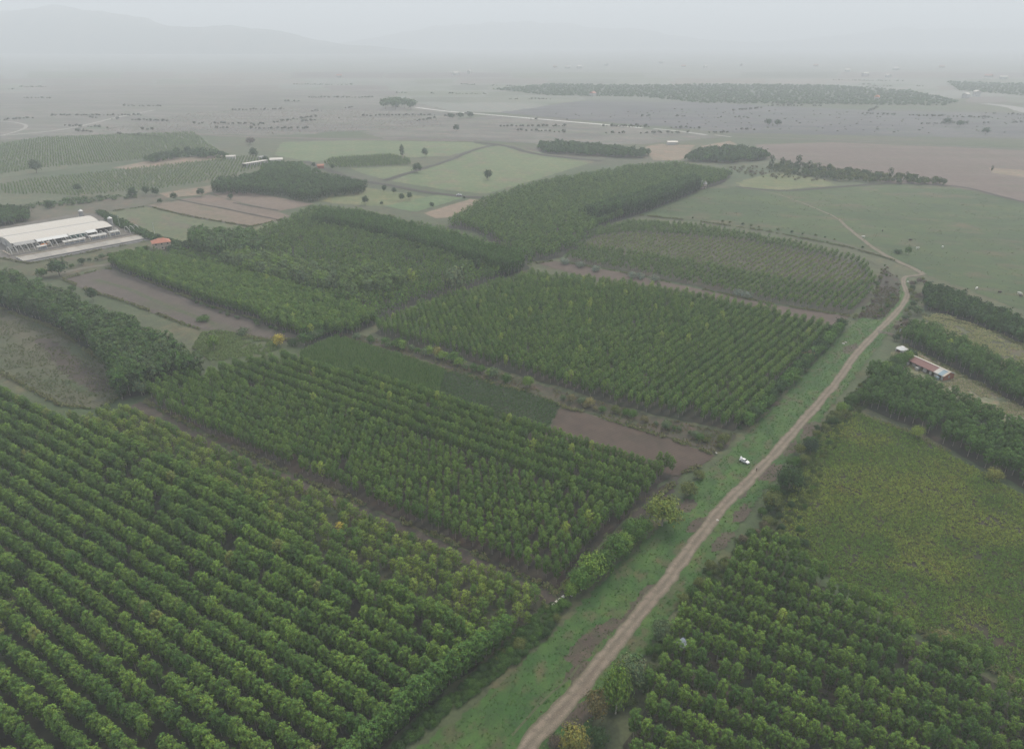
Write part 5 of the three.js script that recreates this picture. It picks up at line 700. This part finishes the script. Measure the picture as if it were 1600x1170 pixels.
{ // long barn of patched sheets
  const L = 23, W = 8, eave = 2.6, rise = 1.7, t = thing('barn', 'long low barn with red sheet roof patched white and blue at its right end', 'barn', 200.6, -329, -1.2); t.scale.setScalar(0.94);
  mesh(bx(L - 0.6, 0.5, 0.2, L / 2, eave - 0.25, -0.5), MT.white, 'front_lintel', t); for (let i = 0; i < 7; i++) mesh(bx(i % 2 ? 2.2 : 1.3, eave - 0.5, 0.2, 1.2 + i * 3.45, (eave - 0.5) / 2, -0.5), MT.white, 'front_wall', t); mesh(bx(L - 0.6, eave, 0.2, L / 2, eave / 2, -W + 0.5), MT.white, 'back_wall', t);
  const gab = [[-0.4, 0], [-0.4, eave], [-W / 2, eave + rise - 0.1], [-W + 0.4, eave], [-W + 0.4, 0]];
  const g1 = mesh(prism(gab, 0.25), MT.white, 'gable_wall', t); g1.position.x = 0.2; const g2 = mesh(prism(gab, 0.25), MT.brick, 'gable_wall', t); g2.position.x = L - 0.35; mesh(bx(0.1, 1.4, 1.1, 0.28, 1.6, -W / 2), MT.grey, 'shutter', g2);
  const sl = Math.atan2(rise, W / 2), slope = Math.hypot(rise, W / 2) + 0.5;
  const sheet = (x0, x1, front, m, lift = 0) => { const n = Math.round((x1 - x0) / 1.0), w = (x1 - x0) / n; for (let i = 0; i < n; i++) { const g = new THREE.BoxGeometry(w - 0.04, 0.07, slope); g.rotateX(front ? sl : -sl); g.translate(x0 + (i + 0.5) * w, eave + rise / 2 + 0.0 + lift + (i % 2) * 0.025, front ? -W / 4 + 0.15 : -W * 0.75 - 0.15); mesh(g, m, 'roof_sheet', t); } };
  sheet(-0.4, 17, true, MT.redRoof); sheet(17, 19.6, true, MT.white, 0.03); sheet(19.6, 22.2, true, MT.blue, 0.02); sheet(22.2, 23.4, true, MT.cream, 0.04);
  sheet(-0.4, 17, false, MT.white); sheet(17, 20, false, MT.roofWhite, 0.03); sheet(20, 23.4, false, MT.blue, 0.02);
  mesh(bx(L + 0.8, 0.12, 0.8, L / 2, eave + rise + 0.12, -W / 2), MT.roofWhite, 'ridge_cap', t);
  for (const [x, m] of [[1.6, MT.white], [8, MT.white], [20.5, MT.blue]]) { const b = mesh(bx(1.6, 1.5, 1.3, x, 0.75, 1.0, 0.06), m, 'lean_to', t); }
  // tent like shed with grey white roof
  const s = thing('shed', 'small shed with grey white pyramid roof and dark opening above the long barn', 'shed', 205.6, -343.5, -0.75);
  { const w = mesh(new THREE.CylinderGeometry(2.9, 3.0, 1.9, 12, 1, true, 0.25, 5.5).translate(0, 1.15, 0), MT.white, 'wall', s); w.material = MT.white.clone(); w.material.side = THREE.DoubleSide; w.rotation.y = -0.2; } mesh(new THREE.CylinderGeometry(3.05, 3.05, 0.5, 6).translate(0, 0.25, 0), MT.brick, 'base', s);
  for (let k = 0; k < 6; k++) { const a = k * Math.PI / 3, b = a + Math.PI / 3, g = new THREE.BufferGeometry(), q = (r, y, u) => [Math.sin(u) * r, y, Math.cos(u) * r]; const P6 = [q(3.2, 2.05, a), q(3.2, 2.05, b), q(0.9, 3.3, b), q(0.9, 3.3, a)]; g.setAttribute('position', new THREE.Float32BufferAttribute([...P6[0], ...P6[1], ...P6[2], ...P6[0], ...P6[2], ...P6[3]], 3)); g.setAttribute('uv', new THREE.Float32BufferAttribute([0, 0, 1, 0, 1, 1, 0, 0, 1, 1, 0, 1], 2)); g.computeVertexNormals(); mesh(g, k % 3 === 1 ? MT.white : MT.steel, 'roof_panel', s); }
  mesh(new THREE.CylinderGeometry(0.88, 0.92, 0.1, 6).translate(0, 3.32, 0), MT.steel, 'roof_cap', s);
}
// far buildings
{ const q = P(384, 262), q2 = P(420, 256), l = Math.hypot(q2.x - q.x, q2.z - q.z), rot = Math.atan2(-(q2.z - q.z), q2.x - q.x), t = thing('white_stable', 'long white pillared stable among the far upper left trees', 'stable', q.x, q.z, rot); mesh(bx(l, 0.4, 8, l / 2, 4.4, -4), MT.roofWhite, 'roof', t); for (let i = 0; i < 12; i++) mesh(bx(1.4, 4.2, 0.6, l * (i + 0.5) / 12, 2.1, 0), MT.white, 'pillar', t); mesh(bx(l, 4, 0.3, l / 2, 2, -7.6), MT.grey, 'back_wall', t); }
const fh = (x, y, label, w, d, h, rise, wm, rm, rot = 0.3, o = {}) => { const q = P(x, y); return hipHouse(o.name ?? 'far_house', label, o.cat ?? 'house', q.x, q.z, rot, w, d, h, rise, wm, rm, { gable: true, ...o }); };
fh(432, 255, 'white farm building right of the pillared stable', 16, 10, 5, 2, MT.white, MT.roofWhite); fh(410, 250, 'small grey roofed hut by the far dark tree', 9, 7, 4, 1.5, MT.white, MT.grey, 0.5, { cat: 'hut', name: 'far_hut' }); fh(361, 249, 'white hut at the end of the far tan field', 12, 7, 4, 1.5, MT.white, MT.roofWhite, 0.2, { cat: 'hut', name: 'far_hut' }); fh(501, 263, 'reddish hut where the ditch meets the far wood', 8, 6, 3.5, 1.6, MT.brick, MT.orangeRoof, 0.2, { cat: 'hut', name: 'far_hut' });
fh(1097, 294, 'small cream gabled house at the edge of the tall wood', 6.5, 8, 5, 3, MT.cream, MT.grey, 0.25, { win: 1, door: 0.1 }); fh(1050, 226, 'white roofed hut above the small tan field', 16, 8, 4, 1.5, MT.white, MT.roofWhite, 0.1, { cat: 'hut', name: 'far_hut' });
[[530, 121], [712, 117], [733, 115], [867, 106], [887, 107], [905, 107], [926, 150], [947, 103], [1033, 99], [1068, 105], [1102, 106], [1158, 103], [1275, 104], [1324, 112], [1352, 119], [1370, 156], [1388, 121], [1400, 110], [1472, 106], [1509, 153], [1526, 150], [1545, 121], [1568, 124]].forEach(([x, y], i) => fh(x, y, `pale far village house in the haze, ${nth(i + 1)} from the left`, 22 + (i * 7 % 10), 13, 8 + (i % 3) * 2, 4, MT.white, i === 15 ? MT.orange : i % 3 ? MT.roofWhite : MT.orangeRoof, i * 0.7, { name: 'village_house', group: 'far village houses' }));
// ---- white car with its boot open
function car(name, label, x, z, rot, k = 1) {
  const t = thing(name, label, 'car', x, z, rot); t.scale.setScalar(k);
  const side = (pts, d, b) => { const s = new THREE.Shape(); pts.forEach((p, i) => i ? s.lineTo(p[0], p[1]) : s.moveTo(p[0], p[1])); const g = new THREE.ExtrudeGeometry(s, { depth: d, bevelEnabled: true, bevelSize: b, bevelThickness: b, bevelSegments: 3 }); g.translate(0, 0, -d / 2); return g; };
  mesh(side([[-2.05, 0.35], [2.1, 0.35], [2.15, 0.62], [2.0, 0.78], [1.0, 0.93], [-1.3, 0.97], [-2.05, 0.92]], 1.5, 0.1), MT.whitePaint, 'body', t);
  mesh(side([[-1.35, 0.95], [0.95, 0.95], [0.3, 1.38], [-1.0, 1.38]], 1.2, 0.09), MT.glass, 'windows', t);
  mesh(bx(1.35, 0.07, 1.3, -0.35, 1.47, 0, 0.03), MT.whitePaint, 'roof', t);
  for (const [x0, s] of [[1.3, 1], [1.3, -1], [-1.3, 1], [-1.3, -1]]) { const w = mesh(new THREE.CylinderGeometry(0.33, 0.33, 0.22, 20).rotateX(Math.PI / 2).translate(x0, 0.33, s * 0.78), MT.rubber, 'wheel', t); mesh(new THREE.CylinderGeometry(0.2, 0.2, 0.24, 12).rotateX(Math.PI / 2).translate(x0, 0.33, s * 0.785), MT.chrome, 'rim', w); }
  for (const s of [-1, 1]) { mesh(bx(0.12, 0.16, 0.4, 2.18, 0.66, s * 0.55, 0.04), MT.lamp, 'headlight', t); mesh(bx(0.1, 0.2, 0.3, -2.13, 0.75, s * 0.6, 0.03), MT.red, 'taillight', t); mesh(bx(0.16, 0.13, 0.2, 0.75, 1.0, s * 0.95, 0.04), MT.whitePaint, 'wing_mirror', t); }
  return t;
}
const c1 = car('white_car', 'white car with open boot parked on the green verge', 90.9, -236.1, -0.89, 0.88);
{ const g = bx(0.9, 0.06, 1.35, -0.45, 0, 0, 0.03); g.rotateZ(-0.75); g.translate(-1.55, 1.3, 0); mesh(g, MT.whitePaint, 'boot_lid', c1); mesh(bx(0.5, 0.08, 1.2, -1.75, 0.99, 0), MT.grey, 'boot_floor', c1); }
{ const q = P(717, 306); car('white_van', 'white vehicle parked by the ditch beside the tan strip field', q.x, q.z, 0.2, 1.3); }
// ---- bodies meshed from one field of tapered limbs
function bodyGeo(bones, size, centre, res = 56) {
  const mc = new MarchingCubes(res, MT.cream, false, false, 60000); mc.isolation = 0; const hs = size / 2;
  const dist = (p, [a, b, ra, rb]) => { const ab = [b[0] - a[0], b[1] - a[1], b[2] - a[2]], l2 = ab[0] ** 2 + ab[1] ** 2 + ab[2] ** 2, t = Math.max(0, Math.min(1, ((p[0] - a[0]) * ab[0] + (p[1] - a[1]) * ab[1] + (p[2] - a[2]) * ab[2]) / (l2 || 1))); return Math.hypot(p[0] - a[0] - ab[0] * t, p[1] - a[1] - ab[1] * t, p[2] - a[2] - ab[2] * t) - (ra + (rb - ra) * t); };
  for (let k = 0; k < res; k++) for (let j = 0; j < res; j++) for (let i = 0; i < res; i++) {
    const p = [centre[0] + (i - res / 2) / (res / 2) * hs, centre[1] + (j - res / 2) / (res / 2) * hs, centre[2] + (k - res / 2) / (res / 2) * hs]; let d = 1e3; const K = 0.05;
    for (const b of bones) { const e = dist(p, b), h = Math.max(K - Math.abs(d - e), 0) / K; d = Math.min(d, e) - h * h * K / 4; }
    mc.field[k * res * res + j * res + i] = -d;
  }
  mc.update(); const n = mc.count, g = new THREE.BufferGeometry(); g.setAttribute('position', new THREE.BufferAttribute(mc.positionArray.slice(0, n * 3), 3)); g.setAttribute('normal', new THREE.BufferAttribute(mc.normalArray.slice(0, n * 3), 3)); g.scale(hs, hs, hs); g.translate(...centre); return g;
}
{ // a person standing on the road by the car
  const t = thing('person', 'person in dark clothes standing on the dirt road near the white car', 'person', 93.6, -229.6, 0.9), skin = mat([0.217, 0.124, 0.087]);
  const arm = (s) => [[[s * 0.17, 1.4, 0], [s * 0.25, 1.12, 0.0], 0.055, 0.042], [[s * 0.25, 1.12, 0], [s * 0.24, 0.88, 0.08], 0.042, 0.03], [[s * 0.24, 0.88, 0.08], [s * 0.235, 0.8, 0.1], 0.035, 0.028], ...[-0.025, -0.008, 0.009, 0.025].map((q, i) => [[s * 0.235, 0.81, 0.1 + q], [s * 0.228, 0.71 + Math.abs(i - 1.5) * 0.008, 0.11 + q], 0.011, 0.008]), [[s * 0.225, 0.83, 0.12], [s * 0.2, 0.77, 0.14], 0.012, 0.009]];
  const leg = (s) => [[[s * 0.09, 0.9, 0], [s * 0.11, 0.48, 0.02], 0.085, 0.058], [[s * 0.11, 0.48, 0.02], [s * 0.12, 0.08, -0.02], 0.055, 0.04], [[s * 0.12, 0.04, -0.04], [s * 0.13, 0.03, 0.16], 0.045, 0.035]];
  mesh(bodyGeo([[[0, 0.589, 0], [0, 1.2, 0], 0.14, 0.13], [[0, 1.2, 0], [0, 1.38, 0], 0.13, 0.12], [[-0.15, 1.39, 0], [0.15, 1.39, 0], 0.075, 0.075], [[0, 1.42, 0], [0, 1.54, 0.01], 0.055, 0.05], [[0, 1.6, 0.015], [0, 1.67, 0.005], 0.085, 0.095], [[0, 1.62, 0.1], [0, 1.6, 0.115], 0.016, 0.018], [[-0.095, 1.63, 0], [-0.1, 1.61, 0], 0.018, 0.015], [[0.095, 1.63, 0], [0.1, 1.61, 0], 0.018, 0.015], ...arm(1), ...arm(-1), ...leg(1), ...leg(-1)], 2.0, [0, 0.558, 0], 110), skin, 'body', t);
  const jm = mat([0.022, 0.022, 0.028]), tm = mat([0.074, 0.037, 0.034]), sc = (b, e) => b.map(([a, c, r1, r2]) => [a, c, r1 + e, r2 + e]);
  mesh(bodyGeo(sc([[[0, 0.558, 0], [0, 1.2, 0], 0.15, 0.135], [[0, 1.2, 0], [0, 1.38, 0], 0.135, 0.125], [[-0.15, 1.39, 0], [0.15, 1.39, 0], 0.078, 0.078], ...arm(1).slice(0, 2), ...arm(-1).slice(0, 2)], 0.016), 1.2, [0, 1.15, 0], 64), jm, 'jacket', t);
  mesh(bodyGeo(sc([[[-0.05, 0.9, 0], [0.031, 0.558, 0], 0.14, 0.14], ...leg(1).slice(0, 2), ...leg(-1).slice(0, 2)], 0.014), 1.2, [0, 0.341, 0], 64), tm, 'trousers', t);
  for (const s of [-1, 1]) mesh(new THREE.SphereGeometry(0.013, 10, 8).translate(s * 0.034, 1.645, 0.094), MT.darkOpen, 'eye', t);
  mesh(bx(0.05, 0.012, 0.012, 0, 1.565, 0.099, 0.004), mat([0.186, 0.062, 0.056]), 'mouth', t); mesh(new THREE.SphereGeometry(0.112, 20, 12, 0, 6.3, 0, 1.5).translate(0, 1.655, -0.012), mat([0.174, 0.167, 0.155]), 'cap', t);
}
{ // cattle in the big meadow
  const leg = (x, z, f) => [[[x, 0.8, z], [x + (f ? 0.02 : -0.1), 0.48, z], 0.13, 0.075], [[x + (f ? 0.02 : -0.1), 0.48, z], [x + (f ? 0.0 : 0.0), 0.05, z], 0.065, 0.055]];
  const geo = bodyGeo([[[-0.75, 1.08, 0], [0.6, 1.05, 0], 0.34, 0.38], [[-0.3, 0.92, 0], [0.31, 0.527, 0], 0.3, 0.3], [[0.75, 1.15, 0], [1.2, 0.85, 0], 0.25, 0.17], [[1.2, 0.85, 0], [1.5, 0.5, 0], 0.15, 0.09], [[1.22, 0.95, 0.12], [1.2, 0.97, 0.3], 0.05, 0.03], [[1.22, 0.95, -0.12], [1.2, 0.97, -0.3], 0.05, 0.03], [[-1.05, 1.25, 0], [-1.16, 0.55, 0], 0.05, 0.035], ...leg(0.6, 0.2, true), ...leg(0.6, -0.2, true), ...leg(-0.75, 0.2, false), ...leg(-0.75, -0.2, false)], 3.4, [0.093, 0.527, 0], 72);
  const whiteC = mat([0.465, 0.446, 0.409]), darkC = mat([0.037, 0.028, 0.022]);
  [[1434, 390, 0, 'white cow grazing just right of the lone round meadow tree'], [1473, 388, 0, 'white cow grazing in the middle of the big meadow'], [1349, 372, 0, 'white cow left of the meadow track'], [1526, 453, 0, 'white cow near the dark wood at the lower meadow edge'], [1593, 461, 0, 'white cow at the right edge of the picture'], [1562, 459, 1, 'dark cow between the two white cows on the right'], [1595, 465, 1, 'dark cow below the white cow at the right edge'], [1423, 377, 1, 'dark cow behind the lone round meadow tree'], [1379, 362, 1, 'dark cow in the upper meadow']].forEach(([x, y, d, l], i) => { const q = P(x, y), t = thing('cow', l, 'cow', q.x, q.z, i * 1.3, 'cattle grazing in the big meadow'); t.scale.setScalar(1.25); mesh(geo, d ? darkC : whiteC, 'body', t); for (const s of [-1, 1]) mesh(new THREE.ConeGeometry(0.03, 0.2, 8).rotateX(s * 0.7).translate(1.16, 1.1, s * 0.16), MT.cream, 'horn', t); });
}
// ---- small things
for (let i = 0; i < 4; i++) { const k = i / 3, t = thing('beehive', `white hive box, ${nth(i + 1)} from the lower left in the row above the verge`, 'beehive', 12.0 + 3.1 * k, -158.2 - 3.2 * k, -0.85, 'row of white boxes'); mesh(bx(0.7, 0.55, 0.8, 0, 0.45, 0, 0.02), i === 2 ? MT.roofWhite : MT.white, 'box', t); mesh(bx(0.72, 0.1, 0.9, 0, 0.78, 0, 0.02), MT.roofWhite, 'lid', t); for (const [x, z] of [[-0.25, -0.3], [0.25, -0.3], [-0.25, 0.3], [0.25, 0.3]]) mesh(bx(0.07, 0.2, 0.07, x, 0.1, z), MT.grey, 'foot', t); }
{ const t = thing('tarpaulin_shelter', 'blue grey sheet shelter among the lower right poplars', 'shelter', 45.1, -138.8, 0.6); for (const [x, z] of [[-1.1, -0.9], [1.1, -0.9], [-1.1, 0.9], [1.1, 0.9]]) mesh(bx(0.08, 5.6, 0.08, x, 2.8, z), MT.grey, 'post', t); const g = new THREE.PlaneGeometry(2.4, 2.4, 12, 12), p = g.attributes.position; for (let i = 0; i < p.count; i++) p.setZ(i, 0.25 * Math.sin(p.getX(i) * 1.3 + 0.5) + 0.08 * Math.sin(p.getY(i) * 4)); g.rotateX(-Math.PI / 2 + 0.35); g.translate(0, 5.6, 0); g.computeVertexNormals(); const m = mesh(g, MT.blueGrey, 'sheet', t); m.material.side = THREE.DoubleSide; }
{ const q = P(1404, 526), t = thing('banner', 'white blue sheet hanging on a pole at the edge of the dark poplar rows', 'banner', q.x, q.z, 0.2); mesh(new THREE.CylinderGeometry(0.05, 0.06, 4.6, 8).translate(0, 2.3, 0), MT.steel, 'pole', t); const g = new THREE.PlaneGeometry(0.9, 3, 8, 12), p = g.attributes.position; for (let i = 0; i < p.count; i++) p.setZ(i, 0.12 * Math.sin(p.getX(i) * 6 + p.getY(i))); g.translate(0.5, 3, 0); g.computeVertexNormals(); const m = mesh(g, smat([0.446, 0.484, 0.508]), 'sheet', t); m.material.side = THREE.DoubleSide; }
const litter = (name, label, cat, x, y, s, m, g) => { const q = P(x, y), t = thing(name, label, cat, q.x, q.z, x % 3, g), r = rng(x), geo = new THREE.IcosahedronGeometry(s, 2), p = geo.attributes.position; for (let i = 0; i < p.count; i++) { const k = 0.75 + 0.5 * noise(p.getX(i) / s * 2 + 5, p.getZ(i) / s * 2 + p.getY(i) / s * 1.5 + 5, x); p.setXYZ(i, p.getX(i) * k, Math.max(0, p.getY(i) * k * 0.5 + s * 0.2), p.getZ(i) * k); } geo.computeVertexNormals(); mesh(geo, m, name === 'plastic_sheet' ? 'sheet' : 'bag', t); return t; };
litter('plastic_sheet', 'white plastic sheet lying on the verge, left of the pair', 'plastic sheet', 1318, 538, 0.7, MT.white); litter('plastic_sheet', 'white plastic sheet lying on the verge, right of the pair', 'plastic sheet', 1322, 536, 0.6, MT.white);
litter('white_bag', 'white bag lying right of the road bend', 'bag', 1419, 441, 0.8, MT.white); litter('white_bag', 'small white bag at the roadside below the hedge', 'bag', 893, 932, 0.4, MT.white); litter('white_bag', 'pale bag on the edge of the dirt road in mid picture', 'bag', 1121, 814, 0.45, MT.roofWhite); litter('white_bag', 'white bag beside the ploughed field corner', 'bag', 1119, 709, 0.5, MT.white); litter('white_bag', 'small white bag in the ploughed field edge weeds', 'bag', 1000, 669, 0.5, MT.cream);
{ const q = P(938, 1163), t = thing('plastic_tub', 'small turquoise tub under the bushes at the bottom edge', 'tub', q.x, q.z); mesh(new THREE.CylinderGeometry(0.55, 0.42, 0.6, 18, 1, true).translate(0, 0.3, 0), MT.turquoise, 'tub', t); mesh(new THREE.TorusGeometry(0.55, 0.04, 8, 20).rotateX(Math.PI / 2).translate(0, 0.6, 0), MT.turquoise, 'rim', t); mesh(new THREE.CylinderGeometry(0.42, 0.42, 0.03, 18).translate(0, 0.03, 0), MT.turquoise, 'base', t); }
renderer.render(scene, camera);
